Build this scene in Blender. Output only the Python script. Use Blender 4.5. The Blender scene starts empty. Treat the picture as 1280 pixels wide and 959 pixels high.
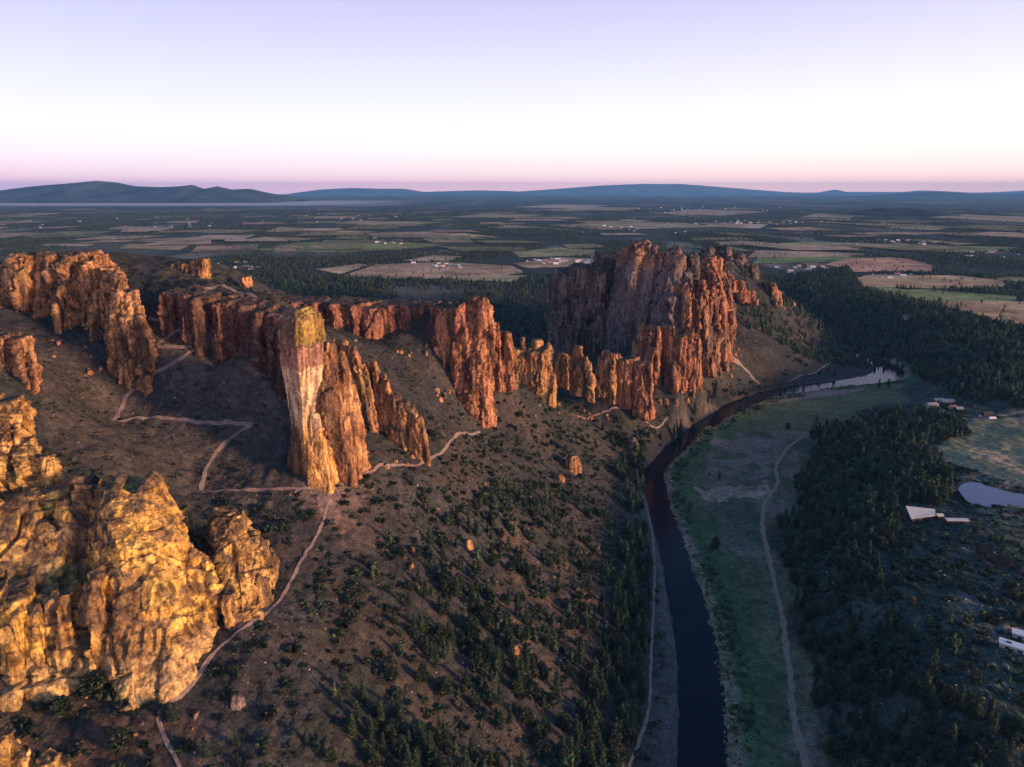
import bpy, math, random, time
_T0 = time.time()
import numpy as np
from mathutils import Vector
rng = np.random.default_rng(7); random.seed(7)
S = bpy.context.scene
COL = S.collection
R = math.radians
F32 = np.float32

# ------------------------------------------------------------------ noise
_tg = np.random.default_rng(1234)
_PM = np.concatenate([_tg.permutation(1024)] * 2).astype(np.int32); _TV = _tg.uniform(0, 1, 1024)
def _h(ix, iy, iz, s):
    a = (ix.astype(np.int32) + s * 131) & 1023; b = iy.astype(np.int32) & 1023; c = (iz.astype(np.int32) + s * 57) & 1023
    return _TV[_PM[_PM[_PM[a] + b] + c]]

def noise3(x, y, z, s=0):
    x = np.asarray(x, float); y = np.asarray(y, float) + 0 * x; z = np.asarray(z, float) + 0 * x
    ix, iy, iz = np.floor(x), np.floor(y), np.floor(z)
    fx, fy, fz = x - ix, y - iy, z - iz
    ux, uy, uz = [f * f * f * (f * (f * 6 - 15) + 10) for f in (fx, fy, fz)]
    r = 0
    for dx in (0, 1):
        for dy in (0, 1):
            for dz in (0, 1):
                w = (ux if dx else 1 - ux) * (uy if dy else 1 - uy) * (uz if dz else 1 - uz)
                r = r + w * _h(ix + dx, iy + dy, iz + dz, s)
    return r * 2 - 1

def noise2(x, y, s=0):
    x = np.asarray(x, float); y = np.asarray(y, float) + 0 * x
    ix, iy = np.floor(x), np.floor(y)
    fx, fy = x - ix, y - iy
    ux, uy = [f * f * f * (f * (f * 6 - 15) + 10) for f in (fx, fy)]
    jx = ix.astype(np.int32) + s * 131; jy = iy.astype(np.int32) + s * 57
    p0 = _PM[jx & 1023]; p1 = _PM[(jx + 1) & 1023]; y0 = jy & 1023; y1 = (jy + 1) & 1023
    a, b = _TV[_PM[p0 + y0]], _TV[_PM[p1 + y0]]
    c, d = _TV[_PM[p0 + y1]], _TV[_PM[p1 + y1]]
    return ((a * (1 - ux) + b * ux) * (1 - uy) + (c * (1 - ux) + d * ux) * uy) * 2 - 1

def fbm2(x, y, o=4, s=0, g=.5):
    r, a, t = 0, 1., 0
    for k in range(o):
        r = r + a * noise2(x * 2**k + 13.7 * k, y * 2**k - 7.3 * k, s + k); t += a; a *= g
    return r / t

def fbm3(x, y, z, o=4, s=0, g=.5):
    r, a, t = 0, 1., 0
    for k in range(o):
        r = r + a * noise3(x * 2**k + 13.7 * k, y * 2**k - 7.3 * k, z * 2**k + 3.1 * k, s + k); t += a; a *= g
    return r / t

def voro3(x, y, z, s=0):
    """nearest and second nearest cell distance, cell number, and a tilted facet height per cell"""
    ix, iy, iz = np.floor(x), np.floor(y), np.floor(z)
    f1 = np.full(x.shape, 9.); f2 = np.full(x.shape, 9.); cid = np.zeros(x.shape); ox = np.zeros(x.shape); oy = np.zeros(x.shape); oz = np.zeros(x.shape)
    for dx in (-1, 0, 1):
        for dy in (-1, 0, 1):
            for dz in (-1, 0, 1):
                a, b, c = ix + dx, iy + dy, iz + dz
                ex, ey, ez = x - a - _h(a, b, c, s), y - b - _h(a, b, c, s + 1), z - c - _h(a, b, c, s + 2)
                d = ex * ex + ey * ey + ez * ez
                m = d < f1
                f2 = np.where(m, f1, np.minimum(f2, d)); cid = np.where(m, _h(a, b, c, s + 3), cid); f1 = np.where(m, d, f1)
                ox, oy, oz = np.where(m, ex, ox), np.where(m, ey, oy), np.where(m, ez, oz)
    t = cid * 6.2832 * 17; q = np.sin(cid * 6.2832 * 29)
    return np.sqrt(f1), np.sqrt(f2), cid, ox * np.cos(t) + oy * np.sin(t) + oz * q

def sstep(a, b, x):
    t = np.clip((x - a) / (b - a), 0, 1); return t * t * (3 - 2 * t)

# ------------------------------------------------------------------ camera
FPX, CU, CV, CH = 853.0, 640.0, 479.5, 300.0
PIT = math.atan((CV - 239.0) / FPX)
CP, SP = math.cos(PIT), math.sin(PIT)
cam = bpy.data.cameras.new('camera'); camo = bpy.data.objects.new('camera', cam); COL.objects.link(camo)
camo.location = (0, 0, CH); camo.rotation_euler = (math.pi / 2 - PIT, 0, 0)
cam.sensor_width = 36; cam.lens = 36 * FPX / 1280; cam.clip_start = 1; cam.clip_end = 200000
S.camera = camo

def ray(u, v):
    cx, cy = (u - CU) / FPX, (CV - v) / FPX
    return cx, CP + cy * SP, -SP + cy * CP
def atz(u, v, z):
    dx, dy, dz = ray(u, v); t = (z - CH) / dz
    return dx * t, dy * t, z
def atY(u, v, Y):
    dx, dy, dz = ray(u, v); t = Y / dy
    return dx * t, Y, CH + dz * t
def pxm(u, v, Y):                      # metres per photo pixel at that depth
    return (Y / ray(u, v)[1]) / FPX
def proj(x, y, z):
    zz = z - CH; d = y * CP - zz * SP; h = y * SP + zz * CP
    d = np.where(d > 1, d, 1)
    return CU + FPX * x / d, CV - FPX * h / d, d

# ------------------------------------------------------------------ terrain height
RIV = [(-40, -400, 13), (20, -150, 13), (50, 60, 13), (80, 200, 13), (103, 300, 13.5), (116, 350, 13.5), (127, 409, 13.5), (134, 470, 13), (138, 515, 12), (145, 605, 11.5), (150, 660, 11.5),
       (158, 700, 9), (182, 750, 9.5), (221, 810, 12), (262, 868, 12), (318, 935, 12.5), (372, 985, 13), (430, 1022, 13), (510, 1056, 14), (575, 1078, 17), (625, 1105, 20), (655, 1145, 19), (668, 1195, 15), (665, 1250, 12),
       (672, 1320, 11), (690, 1390, 11), (680, 1460, 11), (630, 1530, 11), (540, 1600, 11), (300, 1680, 11)]
RIV = [(x, y, w - (3.6 if y < 680 else 1.5 if y < 1000 else 0)) for x, y, w in RIV]
def catmull(P, n=8):
    P = np.array(P, float); out = []
    Q = np.vstack([2 * P[0] - P[1], P, 2 * P[-1] - P[-2]])
    for i in range(1, len(Q) - 2):
        for k in range(n):
            t = k / n
            out.append(.5 * ((2 * Q[i]) + (-Q[i - 1] + Q[i + 1]) * t + (2 * Q[i - 1] - 5 * Q[i] + 4 * Q[i + 1] - Q[i + 2]) * t**2 + (-Q[i - 1] + 3 * Q[i] - 3 * Q[i + 1] + Q[i + 2]) * t**3))
    out.append(Q[-2]); return np.array(out)
RC = catmull(RIV, 4)
def river(x, y):                       # distance from centre line minus half width; signed side (+ = right bank)
    band = (x > -100) & (x < 800)
    if not band.all():
        best = np.full(x.shape, 500.); side = np.where(x < 0, -1., 1.)
        if band.any(): best[band], side[band] = river(x[band], y[band])
        return best, side
    best = np.full(x.shape, 1e9); side = np.zeros(x.shape)
    for i in range(len(RC) - 1):
        a, b = RC[i], RC[i + 1]; dx, dy = b[0] - a[0], b[1] - a[1]; L = dx * dx + dy * dy
        t = np.clip(((x - a[0]) * dx + (y - a[1]) * dy) / L, 0, 1)
        ex, ey = x - a[0] - t * dx, y - a[1] - t * dy
        d = np.sqrt(ex * ex + ey * ey) - (a[2] + t * (b[2] - a[2]))
        m = d < best
        best = np.where(m, d, best); side = np.where(m, np.sign(ex * dy - ey * dx), side)
    return best, side

CPX = [  # ground seen at a photo pixel, with its height
    (985, 640, 5), (1000, 740, 6), (1025, 850, 7), (1060, 959, 8), (1015, 560, 6), (1035, 690, 22), (1060, 790, 24), (1100, 900, 26),
    (1080, 660, 36), (1110, 740, 39), (1150, 840, 42), (1200, 940, 44), (1280, 900, 46), (1280, 780, 44), (1200, 700, 40), (1150, 640, 37), (1240, 625, 31), (1260, 600, 31),
    (1240, 560, 28), (1280, 545, 28), (1280, 620, 31), (1200, 600, 30), (1175, 505, 20), (1280, 520, 24), (1100, 560, 22), (1060, 545, 14), (1120, 530, 16), (1140, 500, 9),
    (960, 470, 12), (950, 440, 46), (930, 400, 85), (915, 350, 140), (900, 310, 195), (960, 358, 125), (1000, 386, 70), (1030, 412, 25), (1000, 430, 28), (905, 420, 70), (915, 380, 108), (980, 400, 70),
    (930, 470, 18), (900, 455, 42), (870, 480, 34), (890, 500, 7), (1150, 430, 35), (1100, 380, 50), (1200, 470, 32), (1280, 470, 36), (1250, 420, 46),
]
CW = [(-112, 385, 128), (-121, 255, 113), (-124, 205, 98), (-75, 217, 86), (0, 250, 48), (0, 350, 58), (0, 450, 60), (30, 550, 46), (-40, 400, 88), (-40, 480, 98), (60, 400, 26), (60, 300, 19), (75, 600, 30), (95, 690, 20),
      (-60, 449, 116), (-30, 612, 108), (-105, 500, 140), (45, 728, 74), (157, 793, 44), (218, 848, 56), (105, 745, 36), (60, 660, 50), (20, 640, 78), (180, 840, 62), (130, 770, 56),
      (-120, 100, 60), (0, 100, 30), (-150, 0, 70), (0, -150, 30), (-180, 222, 105), (-130, 212, 99), (-198, 221, 112), (-250, 150, 112), (-300, 0, 110),
      (-218, 318, 158), (-245, 337, 170), (-275, 390, 193), (-300, 300, 183), (-280, 230, 150), (-179, 369, 132), (-255, 413, 160), (-169, 419, 154), (-250, 443, 178), (-218, 465, 192), (-256, 482, 211), (-236, 545, 228),
      (-150, 300, 122), (-330, 500, 217), (-330, 560, 250), (-250, 610, 236), (-150, 645, 196), (-128, 632, 173), (-101, 604, 168), (-60, 660, 165), (-30, 690, 130), (-205, 505, 222), (-196, 480, 188), (-120, 430, 146), (-150, 450, 158),
      (-166, 520, 212), (-135, 540, 186), (-80, 540, 146), (-60, 500, 122), (-330, 720, 150), (-330, 900, 50), (-128, 800, 90), (-128, 950, 35), (0, 800, 60), (0, 950, 30), (-500, 450, 240), (-600, 300, 200), (-600, 800, 60), (-450, 600, 240),
      (-420, 420, 225), (-400, 300, 205), (100, 880, 55), (80, 960, 36), (60, 1100, 22), (200, 960, 120), (193, 1040, 130), (300, 1030, 110), (400, 1450, 120), (520, 1520, 40), (300, 1430, 100), (200, 1300, 50), (560, 1420, 70),
      (250, 600, 4), (281, 673, 4), (200, 450, 4), (158, 306, 5), (463, 920, 6), (420, 850, 5), (350, 800, 4), (560, 1025, 5), (640, 1060, 4), (330, 720, 5),
      (800, 1350, 45), (765, 1300, 24), (740, 1450, 22), (720, 1620, 42), (1200, 1200, 50), (1200, 700, 45), (1000, 1600, 52), (0, 1800, 50), (500, 1850, 50), (-500, 1500, 48), (1500, 1800, 52), (-900, 1000, 52), (-1200, 600, 70), (900, 300, 48), (600, 100, 48), (300, 0, 40), (300, -200, 40),
      (-20, 1450, 22), (150, 1550, 25), (-200, 1250, 26), (1500, 900, 50), (1300, 300, 50)]
for i in range(0, len(RC), 5):
    a = RC[i]; b = RC[min(i + 1, len(RC) - 1)] if i + 1 < len(RC) else RC[i]; 
    if i + 1 >= len(RC): break
    d = np.array([b[1] - a[1], a[0] - b[0]]); d /= np.linalg.norm(d)
    for s, z in ((1, 2.2), (-1, 2.2)):
        CW.append((a[0] + s * d[0] * (a[2] + 7), a[1] + s * d[1] * (a[2] + 7), z))
CPY = [(230, 360, 508), (262, 366, 503), (300, 376, 497), (330, 386, 490), (350, 392, 482), (232, 404, 478), (300, 442, 462), (345, 476, 440),
       (370, 376, 632), (420, 378, 642), (480, 381, 652), (540, 381, 655), (580, 384, 645), (375, 404, 598), (430, 416, 606), (520, 428, 612), (880, 434, 1005), (895, 431, 1030), (912, 426, 1058), (866, 474, 898)]   # ground seen at a pixel, with its depth
CT = np.array([atz(*p) for p in CPX] + [atY(*p) for p in CPY] + CW, float)
def kern(r2): return np.sqrt(r2 + 22.0**2)
_n = len(CT)
_A = np.zeros((_n + 3, _n + 3)); _dx = CT[:, 0][:, None] - CT[:, 0]; _dy = CT[:, 1][:, None] - CT[:, 1]
_A[:_n, :_n] = kern(_dx**2 + _dy**2) - np.eye(_n) * 1.5
_A[:_n, _n] = 1; _A[:_n, _n + 1] = CT[:, 0] / 1000; _A[:_n, _n + 2] = CT[:, 1] / 1000; _A[_n:, :_n] = _A[:_n, _n:].T
_W = np.linalg.solve(_A, np.concatenate([CT[:, 2], [0, 0, 0]]))

def HT(x, y):
    x = np.asarray(x, float).ravel(); y = np.asarray(y, float).ravel()
    z = np.full(x.shape, 52.0)
    near = (y < 2100) & (np.abs(x) < 2300)
    if near.any():
        xs, ys = x[near], y[near]
        h = _W[_n] + _W[_n + 1] * xs / 1000 + _W[_n + 2] * ys / 1000
        for k in range(_n):
            h = h + _W[k] * kern((xs - CT[k, 0])**2 + (ys - CT[k, 1])**2)
        rd, sd = river(xs, ys)
        h = np.maximum(h, 1.2)
        rough = sstep(8, 35, h) * (1 - sstep(1200, 1600, ys))
        h = h + rough * (fbm2(xs / 38, ys / 38, 4, 11) * 4.2 + (np.abs(fbm2(xs / 11, ys / 11, 3, 21)) - .25) * 2.2)
        h = h + (1 - rough) * fbm2(xs / 14, ys / 14, 3, 5) * .5
        bank = sstep(-1.5, 9, rd)
        h = np.where(rd < 9, -2.5 + (np.maximum(h, 1.0) + 2.5) * bank, h)
        w = np.maximum(sstep(1650, 2050, ys), sstep(1500, 2200, np.abs(xs)))
        z[near] = h * (1 - w) + 52 * w
    z = z + np.where(y > 1900, fbm2(x / 900, y / 900, 2, 31) * 4 * sstep(1900, 4000, y), 0)
    return z

def hit(u, v, tmax=3000.):             # where the view through a photo pixel meets the ground
    u = np.atleast_1d(np.asarray(u, float)); v = np.atleast_1d(np.asarray(v, float))
    dx, dy, dz = ray(u, v)
    t0 = np.full(u.shape, 120.); done = np.zeros(u.shape, bool); lo = t0.copy(); hi = np.full(u.shape, tmax)
    ts = np.geomspace(130, tmax, 260)
    prev = 120.
    for t in ts:
        below = (CH + dz * t < HT(dx * t, dy * t)) & ~done
        lo[below] = prev; hi[below] = t; done |= below; prev = t
        if done.all(): break
    for _ in range(12):
        m = (lo + hi) / 2; b = CH + dz * m < HT(dx * m, dy * m)
        hi = np.where(b, m, hi); lo = np.where(b, lo, m)
    x, y = dx * hi, dy * hi
    return np.stack([x, y, HT(x, y)], -1)

# ------------------------------------------------------------------ helpers
def new_mesh(name, V, Fl, mats=(), smooth=False, col=None, mi=None):
    """V (n,3); Fl is an (m,k) int array or a list of lists"""
    me = bpy.data.meshes.new(name)
    V = np.asarray(V, F32)
    if isinstance(Fl, np.ndarray):
        m, k = Fl.shape
        me.vertices.add(len(V)); me.vertices.foreach_set('co', V.ravel())
        me.loops.add(m * k); me.loops.foreach_set('vertex_index', Fl.astype(np.int32).ravel())
        me.polygons.add(m); me.polygons.foreach_set('loop_start', np.arange(0, m * k, k, dtype=np.int32))
        me.update(calc_edges=True)
    else:
        me.from_pydata(V.tolist(), [], Fl); me.update()
    for m_ in mats: me.materials.append(m_)
    if smooth: me.polygons.foreach_set('use_smooth', np.ones(len(me.polygons), bool))
    if mi is not None: me.polygons.foreach_set('material_index', np.asarray(mi, np.int32))
    if col is not None:
        a = me.attributes.new('Col', 'FLOAT_COLOR', 'POINT')
        c = np.ones((len(V), 4), F32); c[:, :3] = col; a.data.foreach_set('color', c.ravel())
    return me
def link(name, data, parent=None, **props):
    o = bpy.data.objects.new(name, data); COL.objects.link(o)
    if parent: o.parent = parent
    for k, v in props.items(): o[k] = v
    return o

# ------------------------------------------------------------------ materials
def mat(name, rough=.9, spec=.2):
    m = bpy.data.materials.new(name); m.use_nodes = True
    b = m.node_tree.nodes['Principled BSDF']; b.inputs['Roughness'].default_value = rough; b.inputs['Specular IOR Level'].default_value = spec
    return m, m.node_tree.nodes, m.node_tree.links, b
def N(nd, t, **kw):
    n = nd.new(t)
    for k, v in kw.items(): setattr(n, k, v)
    return n
def mixc(nd, lk, mode, fac, a, b):
    m = N(nd, 'ShaderNodeMix', data_type='RGBA', blend_type=mode)
    for sock, val in ((m.inputs[0], fac), (m.inputs[6], a), (m.inputs[7], b)):
        if hasattr(val, 'default_value') or hasattr(val, 'links'): lk.new(val, sock)
        else: sock.default_value = val
    return m.outputs[2]
def vary(nd, lk, src, scale, lo, hi, detail=6, contrast=(.35, .65)):
    g = N(nd, 'ShaderNodeNewGeometry'); t = N(nd, 'ShaderNodeTexNoise'); t.inputs['Scale'].default_value = scale; t.inputs['Detail'].default_value = detail; t.inputs['Roughness'].default_value = .65
    lk.new(g.outputs['Position'], t.inputs['Vector'])
    mr = N(nd, 'ShaderNodeMapRange'); mr.inputs[1].default_value, mr.inputs[2].default_value = contrast; mr.inputs[3].default_value = lo; mr.inputs[4].default_value = hi
    lk.new(t.outputs[0], mr.inputs[0])
    c = N(nd, 'ShaderNodeCombineColor')
    for i in range(3): lk.new(mr.outputs[0], c.inputs[i])
    return mixc(nd, lk, 'MULTIPLY', 1.0, src, c.outputs[0]), t
def attr_mat(name, rough=.95, layers=((.25, .6, 1.35), (1.6, .7, 1.25)), bump=None, spec=.15, tint=None, streak=False):
    m, nd, lk, b = mat(name, rough, spec)
    if tint is None:
        a = N(nd, 'ShaderNodeAttribute', attribute_name='Col'); c = a.outputs['Color']
    else:
        a = N(nd, 'ShaderNodeRGB'); a.outputs[0].default_value = (*tint, 1); c = a.outputs[0]
    for s, lo, hi in layers: c, t = vary(nd, lk, c, s, lo, hi)
    if streak:                             # rain streaks and varnish running down the walls
        g = N(nd, 'ShaderNodeNewGeometry'); mp = N(nd, 'ShaderNodeMapping'); mp.inputs['Scale'].default_value = (1, 1, .09)
        t = N(nd, 'ShaderNodeTexNoise'); t.inputs['Scale'].default_value = .42; t.inputs['Detail'].default_value = 5; t.inputs['Roughness'].default_value = .6
        lk.new(g.outputs['Position'], mp.inputs[0]); lk.new(mp.outputs[0], t.inputs['Vector'])
        r = N(nd, 'ShaderNodeValToRGB'); lk.new(t.outputs[0], r.inputs[0]); r.color_ramp.elements[0].position = .36; r.color_ramp.elements[0].color = (.38, .34, .33, 1); r.color_ramp.elements[1].position = .56; r.color_ramp.elements[1].color = (1.12, 1.12, 1.1, 1)
        c = mixc(nd, lk, 'MULTIPLY', 1.0, c, r.outputs[0])
    lk.new(c, b.inputs['Base Color'])
    if bump:
        prev = None
        for s, dist in bump:
            g = N(nd, 'ShaderNodeNewGeometry'); mp = N(nd, 'ShaderNodeMapping'); mp.inputs['Scale'].default_value = (1, 1, .45)
            t = N(nd, 'ShaderNodeTexNoise'); t.inputs['Scale'].default_value = s; t.inputs['Detail'].default_value = 5; t.inputs['Roughness'].default_value = .6
            lk.new(g.outputs['Position'], mp.inputs[0]); lk.new(mp.outputs[0], t.inputs['Vector'])
            bp = N(nd, 'ShaderNodeBump'); bp.inputs['Strength'].default_value = 1; bp.inputs['Distance'].default_value = dist
            lk.new(t.outputs[0], bp.inputs['Height'])
            if prev: lk.new(prev, bp.inputs['Normal'])
            prev = bp.outputs[0]
        lk.new(prev, b.inputs['Normal'])
    return m
def flat_mat(name, c, rough=.8, spec=.3, layers=((.6, .8, 1.15),)):
    return attr_mat(name, rough, layers, None, spec, c)

M_GROUND = attr_mat('soil_and_sage', .97, ((.02, .8, 1.2), (.22, .62, 1.4), (.9, .55, 1.5), (2.6, .6, 1.45)), ((.35, .6), (1.2, .25)))
M_ROCK = attr_mat('welded_tuff', .93, ((.12, .75, 1.25), (.55, .6, 1.4), (2.2, .75, 1.25)), ((.3, .9), (1.1, .5), (3., .2)), streak=True)
M_TRAIL = flat_mat('trodden_dirt', (.32, .22, .185), .95, .1, ((.3, .65, 1.25), (2., .7, 1.3)))
M_ROAD = flat_mat('gravel_track', (.34, .23, .17), .95, .1, ((.3, .8, 1.2),))
M_LEAF = attr_mat('conifer_needles', .8, ((.9, .6, 1.45),), None, .2)
M_BARK = flat_mat('bark', (.09, .06, .045))
M_SAGE = attr_mat('sagebrush_leaves', .9, ((1.2, .6, 1.4),), None, .1)

def water_mat(name, base, rough, spec, bump=.02, ior=1.33):
    m, nd, lk, b = mat(name, rough, spec)
    b.inputs['Base Color'].default_value = (*base, 1); b.inputs['IOR'].default_value = ior
    g = N(nd, 'ShaderNodeNewGeometry'); t = N(nd, 'ShaderNodeTexNoise'); t.inputs['Scale'].default_value = .35; t.inputs['Detail'].default_value = 4
    lk.new(g.outputs['Position'], t.inputs['Vector'])
    bp = N(nd, 'ShaderNodeBump'); bp.inputs['Strength'].default_value = .5; bp.inputs['Distance'].default_value = bump
    lk.new(t.outputs[0], bp.inputs['Height']); lk.new(bp.outputs[0], b.inputs['Normal'])
    return m
M_RIVER = water_mat('river_water', (.005, .011, .020), .09, .28, .30, 1.25)
M_POND = water_mat('pond_water', (.10, .11, .15), .08, .7, .015, 1.6)
M_SILT = water_mat('pale_pond_water', (.62, .60, .60), .2, .9, .01, 1.6)

# ------------------------------------------------------------------ pixel regions (used to look up where on the real ground something grows)
def inpoly(x, y, P):
    P = np.asarray(P, float); r = np.zeros(np.shape(x), bool)
    for i in range(len(P)):
        x1, y1 = P[i]; x2, y2 = P[(i + 1) % len(P)]
        if y1 == y2: continue
        c = ((y1 > y) != (y2 > y)) & (x < (x2 - x1) * (y - y1) / (y2 - y1) + x1)
        r ^= c
    return r

# fields of the plain: photo outline on the level plain, colour
FIELDS = [
    ([(430, 345), (470, 331), (560, 328), (640, 333), (655, 341), (600, 349), (500, 350)], (.34, .25, .17)),
    ([(395, 337), (450, 330), (462, 332), (425, 343)], (.36, .27, .17)),
    ([(500, 327), (540, 320), (580, 321), (560, 328)], (.38, .29, .20)),
    ([(315, 313), (370, 304), (480, 302), (560, 306), (500, 313), (400, 316)], (.17, .20, .09)),
    ([(330, 290), (350, 284), (470, 290), (440, 293)], (.30, .25, .15)),
    ([(475, 291), (560, 290), (625, 297), (540, 298)], (.36, .28, .20)),
    ([(150, 311), (160, 306), (240, 306), (225, 313)], (.30, .25, .15)),
    ([(50, 308), (60, 305), (118, 306), (110, 309)], (.33, .26, .18)),
    ([(0, 279), (40, 275), (38, 277), (0, 282)], (.38, .33, .30)),
    ([(560, 352), (600, 344), (660, 345), (640, 353)], (.28, .24, .15)),
    ([(640, 315), (700, 310), (745, 313), (740, 320), (650, 322)], (.22, .22, .12)),
    ([(640, 330), (700, 322), (748, 324), (735, 333), (660, 336)], (.32, .24, .17)),
    ([(935, 322), (945, 313), (1000, 314), (1090, 318), (1060, 321)], (.34, .26, .19)),
    ([(940, 330), (950, 322), (1060, 321), (1100, 323), (1050, 327)], (.13, .19, .08)),
    ([(1030, 330), (1060, 324), (1110, 322), (1135, 324), (1165, 332), (1165, 340), (1060, 340)], (.40, .24, .17)),
    ([(1068, 348), (1090, 344), (1200, 345), (1255, 352), (1255, 360), (1180, 363), (1078, 361)], (.36, .26, .16)),
    ([(1100, 366), (1160, 363), (1270, 372), (1270, 378), (1180, 378)], (.16, .20, .09)),
    ([(1165, 380), (1185, 377), (1290, 378), (1330, 390), (1310, 410), (1260, 407)], (.36, .25, .15)),
    ([(1080, 362), (1110, 361), (1190, 372), (1165, 380)], (.17, .20, .09)),
    ([(960, 306), (1000, 302), (1080, 304), (1150, 307), (1080, 311), (990, 310)], (.20, .24, .13)),
    ([(1090, 312), (1100, 307), (1200, 308), (1280, 310), (1200, 316)], (.18, .20, .10)),
    ([(1200, 294), (1240, 290), (1330, 294), (1300, 300)], (.38, .28, .20)),
    ([(1160, 272), (1200, 268), (1330, 273), (1330, 278), (1240, 276)], (.30, .24, .18)),
    ([(1240, 350), (1260, 346), (1330, 350), (1310, 358)], (.16, .18, .09)),
    ([(820, 267), (870, 262), (960, 265), (900, 270)], (.26, .22, .18)),
    ([(700, 282), (760, 277), (850, 279), (900, 284), (800, 287)], (.25, .23, .16)),
    ([(880, 283), (900, 279), (960, 281), (950, 286)], (.34, .30, .25)),
    ([(1105, 285), (1130, 281), (1200, 284), (1170, 288)], (.22, .22, .13)),
    ([(560, 272), (600, 268), (680, 269), (650, 273)], (.26, .23, .16)),
    ([(640, 259), (700, 256), (760, 257), (720, 261)], (.34, .30, .26)),
    ([(420, 280), (440, 276), (560, 278), (520, 282)], (.24, .22, .14)),
    ([(225, 291), (260, 287), (330, 288), (300, 292)], (.22, .21, .13)),
    ([(0, 296), (0, 291), (60, 291), (40, 295)], (.26, .22, .16)),
    ([(130, 287), (150, 283), (220, 284), (200, 288)], (.24, .22, .16)),
    ([(1000, 272), (1020, 267), (1080, 269), (1060, 273)], (.26, .23, .17)),
    ([(300, 301), (330, 297), (400, 299), (370, 302)], (.27, .23, .14)),
    ([(700, 262), (740, 259), (800, 260), (780, 264)], (.28, .25, .20)),
]
_gf = np.random.default_rng(17)
for _k in range(130):                       # smaller far fields
    _y = 3000 * (10500 / 3000)**_gf.uniform(); _x = _gf.uniform(-.8, .8) * _y; _a = .18 + _gf.normal(0, .06); _l, _w = _gf.uniform(80, 260) * (1 + _y / 9000), _gf.uniform(110, 300) * (1 + _y / 9000)
    _P = [(_x + p * _l * math.cos(_a) - q * _w * math.sin(_a), _y + p * _l * math.sin(_a) + q * _w * math.cos(_a)) for p, q in [(p_ + _gf.normal(0, .12), q_ + _gf.normal(0, .12)) for p_, q_ in ((-.5, -.5), (.5, -.5), (.5, .5), (-.5, .5))]]
    _uv = [proj(np.array([p]), np.array([q]), np.array([52.])) for p, q in _P]
    FIELDS.append(([(float(a[0][0]), float(a[1][0])) for a in _uv], [(.30, .23, .16), (.22, .19, .12), (.17, .17, .09), (.33, .26, .20), (.14, .15, .08), (.26, .19, .14)][_k % 6]))
field_polys = []
FM = {}
for P, c in FIELDS:
    W = [atz(u, v, 52.)[:2] for u, v in P]; field_polys.append(np.array(W))

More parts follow.
